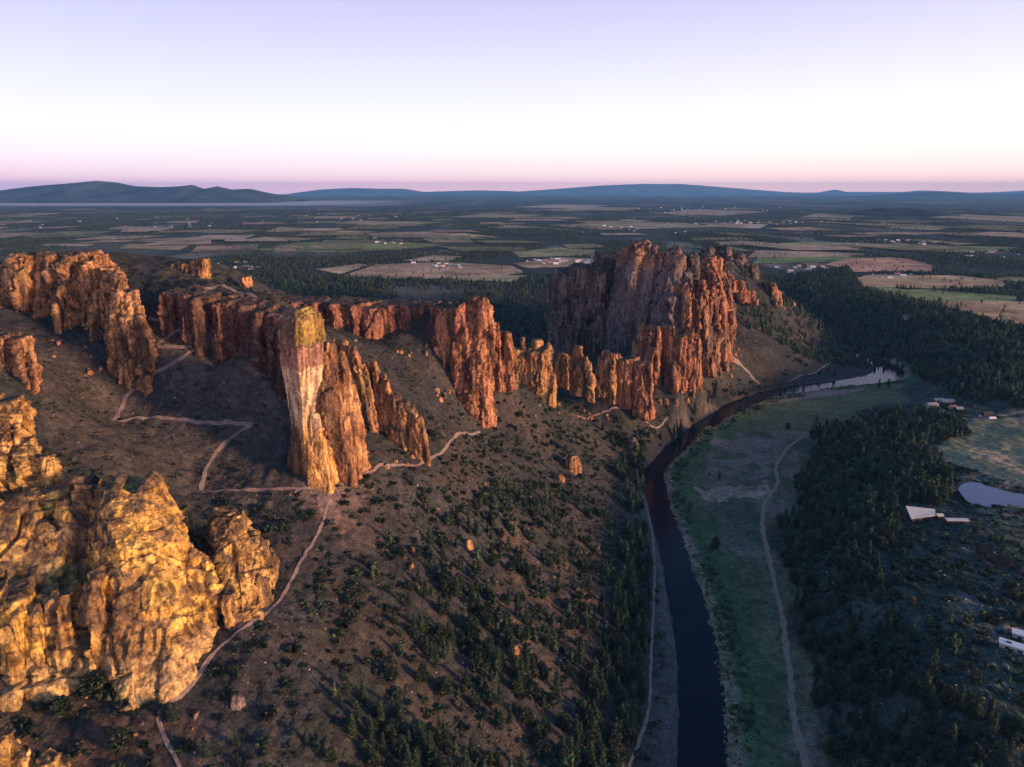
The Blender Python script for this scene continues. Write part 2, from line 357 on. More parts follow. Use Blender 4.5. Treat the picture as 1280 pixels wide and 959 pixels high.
# ------------------------------------------------------------------ ground sheet
REDP = np.array([(1205, 668), (1225, 680), (1262, 695), (1290, 705), (1290, 725), (1250, 710), (1222, 696)])
def ground_color(x, y, z):
    n1 = fbm2(x / 60, y / 60, 4, 41); n2 = fbm2(x / 17, y / 17, 4, 43); n3 = fbm2(x / 5, y / 5, 3, 47)
    u, v, d = proj(x, y, z)
    C = np.zeros((len(x), 3))
    def lay(w, c): C[:] = C * (1 - w[:, None]) + np.array(c) * w[:, None]
    one = np.ones(len(x))
    lay(one, (.052, .048, .046))                                  # bare scree and soil
    lay(sstep(-.1, .45, n1 + .35 * n2) * .8, (.037, .040, .030)) # sage
    lay(sstep(.15, .5, n2 + .3 * n3) * .5, (.092, .074, .062))      # pale bare spots
    lay(sstep(.2, .55, fbm2(x / 45, y / 45, 3, 53)) * .45, (.092, .060, .048)) # red soil
    lay(sstep(.1, .4, n3) * .35, (.028, .032, .024))
    # left bowl is redder and painted lighter against the spire's shadow; bottom of the slope bare and warm
    lay(np.where(inpoly(u, v, [(640, 640), (760, 690), (740, 860), (650, 830), (600, 720)]), .45, 0) * sstep(-.3, .3, n2), (.16, .092, .062))
    lay(np.where(inpoly(u, v, [(370, 590), (470, 600), (480, 690), (410, 660)]), .5, 0) * sstep(-.4, .3, n2), (.165, .105, .08))
    lay(sstep(26, 4, np.hypot(x + 111, y - 376)) * sstep(-.6, .1, n2 + n3 * .6) * .75, (.27, .175, .14))
    lay(np.where(inpoly(u, v, [(0, 880), (260, 900), (260, 959), (0, 959)]), .5, 0) * sstep(-.3, .4, n2), (.145, .085, .06))
    lay(np.where(inpoly(u + 8 * n2, v + 8 * n2, [(40, 420), (200, 400), (340, 440), (365, 600), (330, 640), (150, 600), (60, 560)]), .6, 0), (.105, .080, .068)); lay(np.where(inpoly(u, v, [(40, 420), (200, 400), (340, 440), (365, 600), (330, 640), (150, 600), (60, 560)]), .6, 0) * sstep(.05, .35, n2 + .4 * n3), (.045, .044, .034))
    near = (y < 1900) & (np.abs(x) < 2300)
    rd = np.full(len(x), 1e3); sd = np.zeros(len(x)); rd[near], sd[near] = river(x[near], y[near])
    right = (sd > 0) & near
    # right bank: meadow, then the wooded mesa
    mead = right & (z < 10) & (y < 1200)
    wm = np.where(mead, 1., 0) * (1 - sstep(7, 10, z))
    lay(np.where(right & (y < 1250), 1., 0) * sstep(6, 12, z), (.044, .062, .046))
    lay(np.where(right & (y < 1250) & (z > 10), 1., 0) * sstep(.0, .4, n2 + .5 * n3) * .6, (.095, .112, .09))
    lay(wm, (.125, .132, .072))
    lay(wm * sstep(-.15, .3, fbm2(x / 50 + 3, y / 50, 3, 61)) * .85, (.20, .155, .125))
    lay(wm * sstep(.0, .35, n2 * .6 + n3 * .6) * .55, (.15, .125, .085)); lay(wm * sstep(.1, .4, fbm2(x / 9, y / 14, 3, 69)) * .6, (.055, .075, .042))
    lay(wm * sstep(.05, .4, fbm2(x / 35 + 9, y / 70, 3, 67)) * .8, (.05, .085, .045))
    lay(wm * sstep(10, 16, rd) * sstep(44, 26, rd + 10 * n2) * .75, (.055, .115, .042))
    lay(wm * np.where(inpoly(u + 6 * n3, v + 6 * n2 + 3 * n3, [(870, 612), (960, 604), (966, 622), (880, 627)]), .8, 0) * sstep(-.5, .1, n3), (.40, .28, .21))
    lay(wm * np.where(inpoly(u + 8 * n2, v + 8 * n2, [(890, 548), (960, 545), (965, 600), (880, 612)]), .8, 0) * sstep(-.4, .2, n2), (.215, .16, .135))
    lay(wm * np.where(inpoly(u, v, [(890, 505), (1010, 480), (1150, 480), (1160, 500), (1020, 520), (930, 545)]), .8, 0), (.135, .155, .072))
    lay(wm * np.where(inpoly(u, v, [(925, 500), (1000, 488), (1085, 486), (1060, 492), (960, 505)]), .85, 0), (.33, .225, .175))
    # upper right field by the pond
    fld = inpoly(u, v, [(1170, 560), (1215, 525), (1300, 520), (1300, 618), (1225, 590), (1185, 578)]) & near
    lay(np.where(fld, .97, 0), (.27, .235, .12)); lay(np.where(fld, 1., 0) * sstep(.0, .5, fbm2(x / 40, y / 90, 3, 83)) * .7, (.40, .28, .19))
    lay(np.where(inpoly(u, v, [(1180, 600), (1230, 592), (1300, 615), (1300, 680), (1240, 655)]) & near, .8, 0), (.20, .17, .12))
    lay(np.where(inpoly(u, v, [(1240, 640), (1300, 660), (1300, 720), (1255, 700)]) & near, .7, 0), (.12, .13, .06))
    lay(np.where(inpoly(u, v, REDP) & near, .9, 0) * sstep(-.5, .1, n3), (.13, .028, .032))
    lay(np.where(inpoly(u, v, [(1255, 815), (1300, 828), (1300, 870), (1270, 850)]) & near, .9, 0), (.09, .12, .035))
    lay(np.where(inpoly(u, v, [(1236, 785), (1262, 778), (1300, 800), (1300, 815), (1250, 806)]) & near, .8, 0), (.22, .17, .14))
    lay(np.where(inpoly(u, v, [(1196, 738), (1222, 735), (1230, 755), (1210, 762)]) & near, .6, 0), (.15, .13, .125))
    # reeds, gravel along the water
    w = sstep(16, 3, rd) * np.where(right, 1., 0) * sstep(-.5, .1, n3 + n2 * .5)
    lay(w * .9, (.38, .30, .22))
    lay(sstep(6, 0, rd) * np.where(~right & near, .85, 0) * sstep(-.5, .2, n3), (.24, .165, .135))
    lay(sstep(34, 6, rd) * np.where(~right & near & (y < 640), .8, 0), (.115, .108, .100))
    lay(sstep(-.2, -1, rd), (.02, .02, .02))
    # canyon woods and the plain
    lay(np.where(near & (y > 1150) & (x > 640) , 1., 0) * sstep(1180, 1300, y), (.040, .046, .036))
    lay(np.where(near & (y > 1000) & (x < 250), 1., 0) * sstep(1050, 1150, y), (.036, .042, .034))
    far = sstep(1600, 1900, y)
    pl = fbm2(x / 420, y / 700, 4, 71)
    lay(far, (.032, .040, .032)); lay(far * sstep(.1, .45, pl) * .85, (.11, .10, .065)); lay(far * sstep(.25, .5, fbm2(x / 260 + 5, y / 600, 3, 73)) * .8, (.24, .19, .14))
    vf = sstep(7000, 12000, y)
    lay(vf * .9, (.026, .034, .034)); lay(vf * sstep(.1, .4, fbm2(x / 900, y / 2600, 4, 77)) * .6, (.16, .14, .115))
    lay(sstep(11500, 13500, y + 500 * n1) * (1 - sstep(17000, 21000, y)) * sstep(-1500, -4500, x) * .9, (.60, .52, .46))
    return np.clip(C, 0, 1)

rs = [70.]
while rs[-1] < 62000:
    r = rs[-1]
    rs.append(r + np.interp(r, [70, 250, 500, 900, 1300, 2000, 4000, 10000, 62000], [1.2, .9, 1.1, 1.7, 2.6, 7, 28, 160, 4000]))
rs = np.array(rs); th = np.linspace(R(-62), R(62), 860)
RR, TT = np.meshgrid(rs, th, indexing='ij')
gx = (RR * np.sin(TT)).ravel(); gy = (RR * np.cos(TT)).ravel(); gz = HT(gx, gy)
gy0 = gy
nr, nt = RR.shape
ii = np.arange((nr - 1) * nt).reshape(nr - 1, nt)[:, :-1].ravel()
Fq = np.stack([ii, ii + 1, ii + nt + 1, ii + nt], -1)
gc = ground_color(gx, gy, gz)
go = link('ground', new_mesh('ground', np.stack([gx, gy, gz], -1), Fq[:, ::-1], [M_GROUND], True, gc), kind='structure')
print('ground', nr, nt)


# ------------------------------------------------------------------ ribbons: river, trails, roads
def ribbon(name, pts, width, m, dz=.3, nx=4, step=2.0, z=None, kind='structure', jit=.25, smooth=True):
    P = np.array(pts, float)
    W = np.full(len(P), width) if np.isscalar(width) else np.array(width, float)
    Q = catmull(np.column_stack([P[:, :2], W]), 10) if len(P) > 2 else np.column_stack([P[:, :2], W])
    d = np.r_[0, np.cumsum(np.hypot(np.diff(Q[:, 0]), np.diff(Q[:, 1])))]
    n = max(2, int(d[-1] / step)); s = np.linspace(0, d[-1], n)
    x, y, w = [np.interp(s, d, Q[:, k]) for k in range(3)]
    tx, ty = np.gradient(x), np.gradient(y); L = np.hypot(tx, ty) + 1e-9; tx /= L; ty /= L
    o = noise2(s / 6, s * 0 + 3.3, 5) * jit; w = w * (1 + .28 * noise2(s / 5, s * 0 + 8.8, 9))
    a = np.linspace(-.5, .5, nx)
    X = x[:, None] + ty[:, None] * (a * w[:, None] + o[:, None] * w[:, None]); Y = y[:, None] - tx[:, None] * (a * w[:, None] + o[:, None] * w[:, None])
    Z = (HT(X, Y).reshape(X.shape) + dz) if z is None else np.full(X.shape, z)
    i = np.arange((n - 1) * nx).reshape(n - 1, nx)[:, :-1].ravel()
    Fx = np.stack([i, i + 1, i + nx + 1, i + nx], -1)[:, ::-1]
    return link(name, new_mesh(name, np.stack([X.ravel(), Y.ravel(), Z.ravel()], -1), Fx, [m], smooth), kind=kind)

ribbon('river', [(p[0], p[1]) for p in RIV], [p[2] * 2 + 9 for p in RIV], M_RIVER, z=.15, step=4, nx=6, jit=0)
TRL = []
def px_trail(name, P, w, m=None, **kw):
    P = np.array(P, float); TRL.append(hit(P[:, 0], P[:, 1])[:, :2]); ribbon(name, hit(P[:, 0], P[:, 1])[:, :2], w, m or M_TRAIL, **kw)
px_trail('hiking_trail', [(215, 378), (222, 368), (262, 362), (275, 357), (300, 366), (335, 380)], 2.6)
px_trail('hiking_trail', [(186, 398), (208, 403), (235, 408), (215, 418), (198, 432), (222, 434), (250, 436)], 2.0)
px_trail('hiking_trail', [(250, 436), (215, 456), (176, 475), (155, 505), (140, 525)], 2.3)
px_trail('hiking_trail', [(140, 525), (175, 522), (230, 525), (285, 528), (315, 531)], 2.0)
px_trail('hiking_trail', [(315, 531), (290, 546), (268, 570), (256, 590), (252, 614)], 2.0)
px_trail('hiking_trail', [(252, 616), (290, 613), (330, 613), (370, 611), (412, 612)], 1.9)
px_trail('hiking_trail', [(412, 610), (408, 640), (395, 672), (375, 705), (350, 750), (325, 775), (290, 797), (262, 825), (235, 862), (212, 880), (197, 895), (205, 920), (216, 940), (224, 959), (232, 985)], 1.45)
px_trail('hiking_trail', [(430, 602), (470, 586), (500, 582), (530, 577), (555, 562), (600, 540)], 1.7)
px_trail('hiking_trail', [(715, 517), (750, 517), (800, 521), (835, 522)], 1.6)
px_trail('hiking_trail', [(800, 615), (812, 650), (818, 700), (817, 760), (814, 820), (812, 880), (800, 925), (786, 959)], 1.7)
px_trail('hiking_trail', [(905, 432), (915, 446), (932, 462), (950, 480)], 4.5)
px_trail('hiking_trail', [(985, 478), (1000, 470), (1020, 465), (1040, 452), (1052, 440)], 2.2)
px_trail('hiking_trail', [(0, 862), (40, 870), (75, 873)], 1.3)
px_trail('dirt_road', [(1008, 543), (985, 560), (970, 585), (972, 605), (956, 630), (954, 665), (963, 705), (973, 750), (982, 800), (987, 850), (994, 905), (1010, 965)], 3.6, M_ROAD)
px_trail('dirt_road', [(1190, 520), (1215, 524), (1250, 520), (1290, 514)], 6, M_TRAIL)

def sheet(name, poly, z, m, n=4, kind='structure'):
    P = catmull(np.vstack([poly, poly[:1]]), n)[:-1] if n > 1 else np.array(poly)
    V = [(x, y, z) for x, y in P[:, :2]]
    return link(name, new_mesh(name, V, [list(range(len(V)))], [m]), kind=kind)
# ponds
pond_px = [(1197, 612), (1205, 605), (1222, 604), (1240, 610), (1262, 616), (1290, 621), (1320, 630), (1320, 650), (1285, 640), (1255, 637), (1232, 634), (1210, 628)]
pz = 31.8
sheet('pond', [atz(u, v, pz)[:2] for u, v in pond_px], pz + .6, M_POND)
sheet('pond', [atz(u, v, 52.)[:2] for u, v in [(1190, 373), (1196, 370), (1210, 370), (1220, 373), (1214, 377), (1198, 378)]], 53.2, M_SILT)
# fields
for i, (P, c) in enumerate(FIELDS):
    if c not in FM: FM[c] = flat_mat('field_crop', tuple(min(.8, k * q) for k, q in zip(c, (1.65, 1.38, 1.15))), .95, .05, ((.006, .55, 1.35), (.03, .75, 1.25)))
    W = field_polys[i]; cy_ = W[:, 1].mean()
    zz = HT(W[:, 0], W[:, 1]).max() if cy_ < 2200 else HT(W[:, 0], W[:, 1]).mean() + 2.
    V = []
    ed = []
    for k in range(len(W)):
        a, b = W[k], W[(k + 1) % len(W)]; m_ = 8
        for q in range(m_):
            t = q / m_; ed.append(a * (1 - t) + b * t)
    ed = np.array(ed); s_ = np.ptp(ed[:, 0]) * .02; ed = ed + rng.normal(0, 1, ed.shape) * min(s_, 8) * .5
    # drape: fan of rings toward the centre
    c0 = ed.mean(0); rings = [c0 + (ed - c0) * f for f in np.linspace(1, .06, 7)]
    XY = np.vstack(rings); Z = HT(XY[:, 0], XY[:, 1]) + .8 + .00012 * XY[:, 1] + .03 * i
    ne = len(ed); fs = []
    for r_ in range(6):
        for k in range(ne):
            a = r_ * ne + k; b = r_ * ne + (k + 1) % ne; fs.append([a, b, b + ne, a + ne])
    fs.append([6 * ne + k for k in range(ne)])
    link('field', new_mesh('field', np.column_stack([XY, Z]), fs, [FM[c]]), kind='structure')

# ------------------------------------------------------------------ far hills
def hills(name, prof, Y, depth, col, seed, rough=.12):
    """prof: photo skyline (u,v); the ridge stands at distance Y and is `depth` deep"""
    prof = np.array(prof, float); us = np.linspace(prof[0, 0], prof[-1, 0], 260); vs = np.interp(us, prof[:, 0], prof[:, 1])
    base = 40.
    cx, cy = (us - CU) / FPX, (CV - vs) / FPX
    t = Y / (CP + cy * SP); X0 = cx * t; H0 = np.maximum(CH + (-SP + cy * CP) * t - base, 0)
    a = np.linspace(-1, 1, 41); V = []
    Xg = np.repeat(X0[None], 41, 0); Yg = Y + a[:, None] * depth + 0 * Xg
    nz = fbm2(Xg / (depth * .5), Yg / (depth * .5), 5, seed); rg = 1 - np.abs(fbm2(Xg / (depth * .35), Yg / (depth * .6), 4, seed + 9)) * 2
    shp = np.clip(1 - np.abs(a[:, None]), 0, 1)**1.15
    Zg = base + H0[None] * shp * (1 + rough * 2.2 * (nz + .5 * rg - .3) * (1 - shp) * 2) - 20 * (1 - shp)
    i = np.arange(40 * 260).reshape(40, 260)[:, :-1].ravel()
    Fx = np.stack([i, i + 1, i + 261, i + 260], -1)[:, ::-1]
    z = np.clip(nz.ravel() * 1.6 + .5, 0, 1)[:, None]
    C = np.array(col) * (.75 + .5 * z)
    link(name, new_mesh(name, np.stack([Xg.ravel(), Yg.ravel(), Zg.ravel()], -1), Fx, [M_HILL], True, C), kind='structure')
M_HILL = attr_mat('hill_scrub', .97, ((.002, .6, 1.4), (.012, .75, 1.25)), None, .05)
hills('hills', [(-260, 246), (-120, 240), (-40, 238), (0, 238), (40, 233), (90, 229), (120, 226), (145, 228), (170, 233), (200, 234), (225, 233), (240, 231), (255, 236), (272, 233), (290, 237), (312, 236), (335, 241), (360, 245), (375, 250)], 17500, 2600, (.075, .080, .070), 3)
hills('hills', [(330, 247), (370, 241), (400, 237), (440, 235), (470, 236), (505, 236), (530, 240), (560, 239), (600, 238), (640, 239), (670, 241)], 46000, 5000, (.10, .10, .10), 5)
hills('hills', [(590, 246), (640, 240), (700, 236), (750, 232), (800, 230), (850, 230), (890, 233), (940, 237), (980, 240), (1010, 241), (1035, 240), (1043, 237), (1052, 240), (1090, 240), (1130, 240), (1150, 238), (1180, 239), (1215, 241), (1250, 240), (1300, 237), (1400, 239), (1500, 246)], 52000, 5200, (.11, .11, .11), 8)
hills('hills', [(1050, 247), (1110, 243), (1140, 240.5), (1170, 239.5), (1200, 241), (1230, 243), (1280, 242), (1340, 240), (1460, 247)], 30000, 3000, (.06, .065, .06), 12)
hills('hills', [(1040, 274), (1065, 265), (1100, 260), (1150, 261), (1175, 264), (1210, 270), (1225, 275)], 7600, 500, (.045, .05, .04), 14)

# ------------------------------------------------------------------ rock formations
GOLD = dict(a=(.68, .42, .15), b=(.50, .27, .09), dark=(.085, .058, .045), lich=(.50, .34, .04), top=(.13, .085, .06), lf=.35, df=.45)
RUST = dict(a=(.58, .27, .14), b=(.36, .15, .09), dark=(.075, .048, .044), lich=(.42, .27, .05), top=(.085, .068, .055), lf=.15, df=.55)
TAN = dict(a=(.60, .33, .15), b=(.42, .20, .095), dark=(.08, .055, .045), lich=(.45, .32, .04), top=(.09, .072, .055), lf=.25, df=.5)
GREY = dict(a=(.27, .19, .155), b=(.19, .135, .125), dark=(.06, .05, .05), lich=(.2, .17, .06), top=(.06, .058, .045), lf=.1, df=.6)

PR = ((-.28, 1.18), (0, 1.08), (.35, 1.0), (.7, .92), (.9, .8), (1.0, .58))
def prism(p0, p1, rx, ry, rot=0, n=7, prof=PR, jit=.16):
    aj = .25 if n > 4 else .03
    p0, p1 = np.array(p0, float), np.array(p1, float)
    ang = (np.arange(n) + rng.uniform(-aj, aj, n)) * 2 * math.pi / n; rj = 1 + rng.uniform(-jit, jit, n)
    V, Fs = [], []
    for f, s in prof:
        c = p0 + (p1 - p0) * f
        r = rj * s * (1 + rng.uniform(-jit, jit, n) * .35)
        ex, ey = rx * r * np.cos(ang), ry * r * np.sin(ang)
        cr, sr = math.cos(rot), math.sin(rot)
        zj = rng.uniform(-1, 1, n) * (.05 * abs(p1[2] - p0[2]) if f == 1.0 else 0)
        for k in range(n): V.append((c[0] + ex[k] * cr - ey[k] * sr, c[1] + ex[k] * sr + ey[k] * cr, c[2] + zj[k]))
    m = len(prof)
    for r in range(m - 1):
        for k in range(n): Fs.append([r * n + k, r * n + (k + 1) % n, (r + 1) * n + (k + 1) % n, (r + 1) * n + k])
    Fs.append(list(range(n))[::-1]); Fs.append([(m - 1) * n + k for k in range(n)])
    return V, Fs
def C(u0, v0, u1, v1, Y, wpx, dep, rot=0, Y1=None, n=7, prof=PR, jit=.16):
    """one column of rock: foot and top where the photo shows them, at depth Y, half width in photo pixels, half depth in metres"""
    p0 = atY(u0, v0, Y); p1 = atY(u1, v1, Y1 if Y1 else Y + 2)
    k = pxm(u0, v0, Y)
    return prism(p0, p1, wpx * k, dep, rot, n, prof, jit)
WALL = ((-.25, 1.1), (0, 1.06), (.3, 1.02), (.7, 1.0), (.93, 1.0), (1.0, .93))
STEEP = ((-.25, 1.12), (0, 1.05), (.4, 1.0), (.8, .97), (.95, .9), (1.0, .75))
BLUNT = ((-.3, 1.15), (0, 1.1), (.3, 1.05), (.6, .95), (.85, .8), (1.0, .5))

def rock_mesh(name, blocks, vox, pal, amp=1.0, cell=7., stretch=3.2, seed=0, colfun=None, lean=0, dispfun=None, carve=None, big=1., fine=1.):
    V, Fs, o = [], [], 0
    for v, f in blocks:
        V += v; Fs += [[k + o for k in q] for q in f]; o += len(v)
    tmp = bpy.data.meshes.new('tmp'); tmp.from_pydata(V, [], Fs); to = bpy.data.objects.new('tmp', tmp); COL.objects.link(to)
    md = to.modifiers.new('r', 'REMESH'); md.mode = 'VOXEL'; md.voxel_size = vox; md.adaptivity = 0
    dg = bpy.context.evaluated_depsgraph_get(); ev = to.evaluated_get(dg); me = ev.to_mesh()
    n = len(me.vertices); P = np.zeros(n * 3, F32); me.vertices.foreach_get('co', P); P = P.reshape(-1, 3).astype(float)
    NN = np.zeros(n * 3, F32); me.vertices.foreach_get('normal', NN); NN = NN.reshape(-1, 3).astype(float)
    m = len(me.polygons); L = np.zeros(len(me.loops), np.int32); me.loops.foreach_get('vertex_index', L); Fq = L.reshape(-1, 4)
    ev.to_mesh_clear(); bpy.data.objects.remove(to); bpy.data.meshes.remove(tmp)
    # smooth normals a little
    e = np.concatenate([Fq[:, [0, 1]], Fq[:, [1, 2]], Fq[:, [2, 3]], Fq[:, [3, 0]]])
    for _ in range(4):
        A = np.zeros_like(NN); np.add.at(A, e[:, 0], NN[e[:, 1]]); np.add.at(A, e[:, 1], NN[e[:, 0]]); NN = A / (np.linalg.norm(A, axis=1, keepdims=True) + 1e-9)
    x, y, z = P.T
    wx = x + 3 * noise3(x / 14, y / 14, z / 20, seed); wy = y + 3 * noise3(x / 14, y / 14, z / 20, seed + 1); wz = z + 4 * noise3(x / 14, y / 14, z / 14, seed + 2)
    wx = wx + lean * wz
    h1, h2, cc_, hf = voro3(wx / (cell * 2.3), wy / (cell * 2.3), wz / (cell * 2.3 * stretch * 1.1), seed + 31)
    f1, f2, ca, ff = voro3(wx / cell, wy / cell, wz / (cell * stretch), seed)
    g1, g2, cb, gf = voro3(wx / (cell * .36), wy / (cell * .36), wz / (cell * .36 * stretch * .6), seed + 17)
    q1, q2, cq, qf = voro3(x / (cell * .16), y / (cell * .16), z / (cell * .16 * min(stretch, 2.) * .7), seed + 37)
    side = sstep(.9, .35, np.abs(NN[:, 2]))
    ck = sstep(-.25, .35, noise3(x / (cell * 1.7), y / (cell * 1.7), z / (cell * 3), seed + 3))      # not every joint is open
    d = (cc_ - .5) * .42 * cell + hf * .55 * cell * big - np.exp(-(h2 - h1) / .04) * .30 * cell + (ca - .5) * .2 * cell + ff * .42 * cell - ck * np.exp(-(f2 - f1) / .05) * .14 * cell
    d += (.3 + .7 * ck) * ((cb - .5) * .10 * cell + gf * .20 * cell * fine - np.exp(-(g2 - g1) / .07) * .04 * cell) + qf * .13 * cell * fine + (cq - .5) * .05 * cell
    d *= amp * (.3 + .7 * side)
    fb = fbm3(x / 9, y / 9, z / 14, 4, seed + 5)
    d += amp * fb * 1.2 + amp * (np.abs(noise3(x / 2.3, y / 2.3, z / 5, seed + 6)) - .25) * .6
    led = noise3(x / 30, y / 30, z / 3.2, seed + 8); d += amp * side * led * .5
    bed = cell * .75; ph = (z + 5 * ca * bed + 1.2 * fb + .12 * x) / bed; fr = ph - np.floor(ph)      # broken ledges, each column its own
    d += amp * side * ((fr - .5) * .10 * cell - np.exp(-np.minimum(fr, 1 - fr) / .06) * .05 * cell) * sstep(-.3, .3, noise3(x / (cell * 2), y / (cell * 2), z / (cell * 2), seed + 44))
    if dispfun: d += dispfun(x, y, z, side)
    if carve:
        u_, v_, _ = proj(x, y, z)
        u_ = u_ + 3 * noise3(x / 5, y / 5, z / 5, seed + 50)
        for line, wpx, dep in carve:                       # clefts and gullies, cut where the photo shows them
            dd = np.full(n, 1e9)
            for (ua, va), (ub, vb) in zip(line[:-1], line[1:]):
                ex, ey = ub - ua, vb - va; t = np.clip(((u_ - ua) * ex + (v_ - va) * ey) / (ex * ex + ey * ey), 0, 1)
                dd = np.minimum(dd, np.hypot(u_ - ua - t * ex, v_ - va - t * ey))
            d -= dep * np.clip(1 - dd / wpx, 0, 1)**.8 * (NN[:, 1] < .3)
    P = P + NN * d[:, None]
    x, y, z = P.T
    # new normals
    a = P[Fq[:, 2]] - P[Fq[:, 0]]; b = P[Fq[:, 3]] - P[Fq[:, 1]]; fn = np.cross(a, b)
    N2 = np.zeros_like(P)
    for k in range(4): np.add.at(N2, Fq[:, k], fn)
    N2 /= np.linalg.norm(N2, axis=1, keepdims=True) + 1e-9
    Cc = np.zeros((n, 3)); 
    def lay(w, c): Cc[:] = Cc * (1 - w[:, None]) + np.array(c) * w[:, None]
    lay(np.ones(n), pal['a'])
    lay(sstep(-.25, .3, fbm3(x / 16, y / 16, z / 22, 4, seed + 20)) * .85, pal['b'])
    lay(sstep(.3, .8, ca + .3 * fb) * .35, pal['b'])
    st = noise3(x / 2.6, y / 2.6, z / 30, seed + 21) * .6 + fbm3(x / 9, y / 9, z / 40, 3, seed + 22)
    lay(sstep(.42 - pal['df'] * .6, .72 - pal['df'] * .4, st) * .85, pal['dark'])              # desert varnish streaks
    lay(np.exp(-(f2 - f1) / .05) * .4 * ck, pal['dark']); lay(np.exp(-(h2 - h1) / .05) * .6, pal['dark'])
    lay(sstep(.12, .5, fbm3(x / 7, y / 7, z / 9, 4, seed + 25)) * pal['lf'] * sstep(-.2, .4, N2[:, 2]), pal['lich'])
    lay(sstep(.55, .85, N2[:, 2] + .15 * fb) * .85, pal['top'])
    if colfun: colfun(lay, x, y, z, N2, fb)
    return new_mesh(name, P, Fq, [M_ROCK], False, np.clip(Cc, 0.005, 1))
def rock(name, label, blocks, vox, pal, parent=None, cat='rock formation', **kw):
    me = rock_mesh(name, blocks, vox, pal, **kw)
    if parent: return link(name, me, parent)
    return link(name, me, label=label, category=cat)

# --- the tall leaning spire with its cap, banded purple, cream and orange
def spire_col(lay, x, y, z, n, fb):
    q = z + 2.6 * fb + 1.2 * noise3(x / 2, y / 2, z / 7, 80)
    lay(sstep(221, 215, q) * sstep(199.4, 202, q) * .82, (.25, .125, .12))
    lay(sstep(202, 199.6, q) * sstep(148, 180, z + 9 * fb) * .85, (.72, .52, .33))
    lay(sstep(172, 158, z + 7 * fb) * .8, (.70, .38, .13))
    lay(sstep(.15, .5, noise3(x / 3.2, y / 3.2, z / 40, 77)) * .35, (.42, .23, .12))
    lay(sstep(.3, .42, noise3(x / 1.6, y / 1.6, z / 14, 78) + .25 * fb) * .6, (.16, .10, .075))
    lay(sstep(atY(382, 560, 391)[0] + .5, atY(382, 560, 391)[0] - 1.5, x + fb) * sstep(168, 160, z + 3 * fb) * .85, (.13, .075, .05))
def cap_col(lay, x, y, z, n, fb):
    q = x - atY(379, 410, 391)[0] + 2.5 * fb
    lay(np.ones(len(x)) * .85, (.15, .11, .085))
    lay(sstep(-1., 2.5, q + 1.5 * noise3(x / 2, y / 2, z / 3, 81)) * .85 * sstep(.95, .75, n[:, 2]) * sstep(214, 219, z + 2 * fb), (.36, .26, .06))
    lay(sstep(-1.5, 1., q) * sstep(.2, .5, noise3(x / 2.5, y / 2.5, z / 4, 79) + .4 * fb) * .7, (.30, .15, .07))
sp = bpy.data.objects.new('rock_spire', None); COL.objects.link(sp)
sp['label'] = 'tall pale banded rock spire with yellow topped cap, standing alone where the trails meet'; sp['category'] = 'rock spire'
SQ = ((-.25, .60), (0, .62), (.3, .68), (.6, .80), (.85, .96), (1.0, 1.0))
SL = ((-.2, 1.1), (0, 1.06), (.35, .95), (.7, .72), (.9, .58), (1.0, .45))
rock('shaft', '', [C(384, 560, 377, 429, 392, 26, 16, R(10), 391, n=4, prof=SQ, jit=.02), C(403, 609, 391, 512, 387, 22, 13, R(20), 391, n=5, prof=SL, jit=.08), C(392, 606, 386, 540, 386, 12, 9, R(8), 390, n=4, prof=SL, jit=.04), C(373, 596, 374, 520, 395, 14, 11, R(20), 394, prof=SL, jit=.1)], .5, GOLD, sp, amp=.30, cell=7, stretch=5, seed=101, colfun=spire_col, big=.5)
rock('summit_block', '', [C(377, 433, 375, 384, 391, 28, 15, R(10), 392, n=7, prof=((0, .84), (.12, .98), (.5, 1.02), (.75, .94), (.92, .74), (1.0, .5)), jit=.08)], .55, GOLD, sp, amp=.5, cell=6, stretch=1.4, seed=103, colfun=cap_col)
rock('buttress', '', [C(425, 600, 408, 432, 396, 17, 12, R(20), 404, prof=BLUNT), C(436, 588, 424, 436, 402, 16, 12, R(30), 410, prof=BLUNT), C(445, 560, 434, 470, 408, 12, 10, R(25), 414, prof=BLUNT), C(412, 605, 404, 470, 392, 14, 10, R(20), 398)], .6, TAN, sp, amp=.7, cell=6, stretch=5, seed=105, lean=.12, colfun=lambda lay, x, y, z, n, fb: (lay(sstep(-.2, .25, fbm3(x / 4, y / 4, z / 25, 3, 107)) * .8 * sstep(atY(448, 540, 402)[0], atY(434, 540, 402)[0], x + 2 * fb), (.12, .07, .048)), lay(sstep(210, 216, z + 4 * fb) * .7, (.10, .08, .055))))  # dark brown stops short of the right edge, painting it as sunlit
# --- fins stepping down to the right of the spire
rock('rock_fin', 'dark rock fin directly right of the tall banded spire, nearly touching it', [C(455, 528, 438, 432, 470, 10, 16, R(30), prof=BLUNT), C(448, 520, 428, 426, 480, 9, 16, R(30), prof=BLUNT), C(464, 530, 452, 452, 466, 8, 12, R(30))], .75, TAN, amp=.7, cell=6, stretch=4, seed=111, lean=.2)
rock('rock_fin', 'ragged middle rock fin between the dark fin and the lowest fin', [C(478, 535, 466, 456, 468, 9, 12, R(30), prof=BLUNT), C(490, 545, 478, 468, 464, 8, 10, R(30), prof=BLUNT), C(500, 548, 489, 492, 460, 8, 9, R(30))], .75, TAN, amp=.7, cell=6, stretch=4, seed=113, lean=.2)
rock('rock_fin', 'lowest slanting rock fin with its orange tip at the trail', [C(512, 560, 503, 500, 458, 8, 9, R(30), prof=BLUNT), C(522, 570, 512, 508, 455, 8, 9, R(30), prof=BLUNT), C(531, 577, 524, 522, 451, 7, 8, R(30), prof=BLUNT)], .7, TAN, amp=.6, cell=5, stretch=4, seed=115, lean=.25)
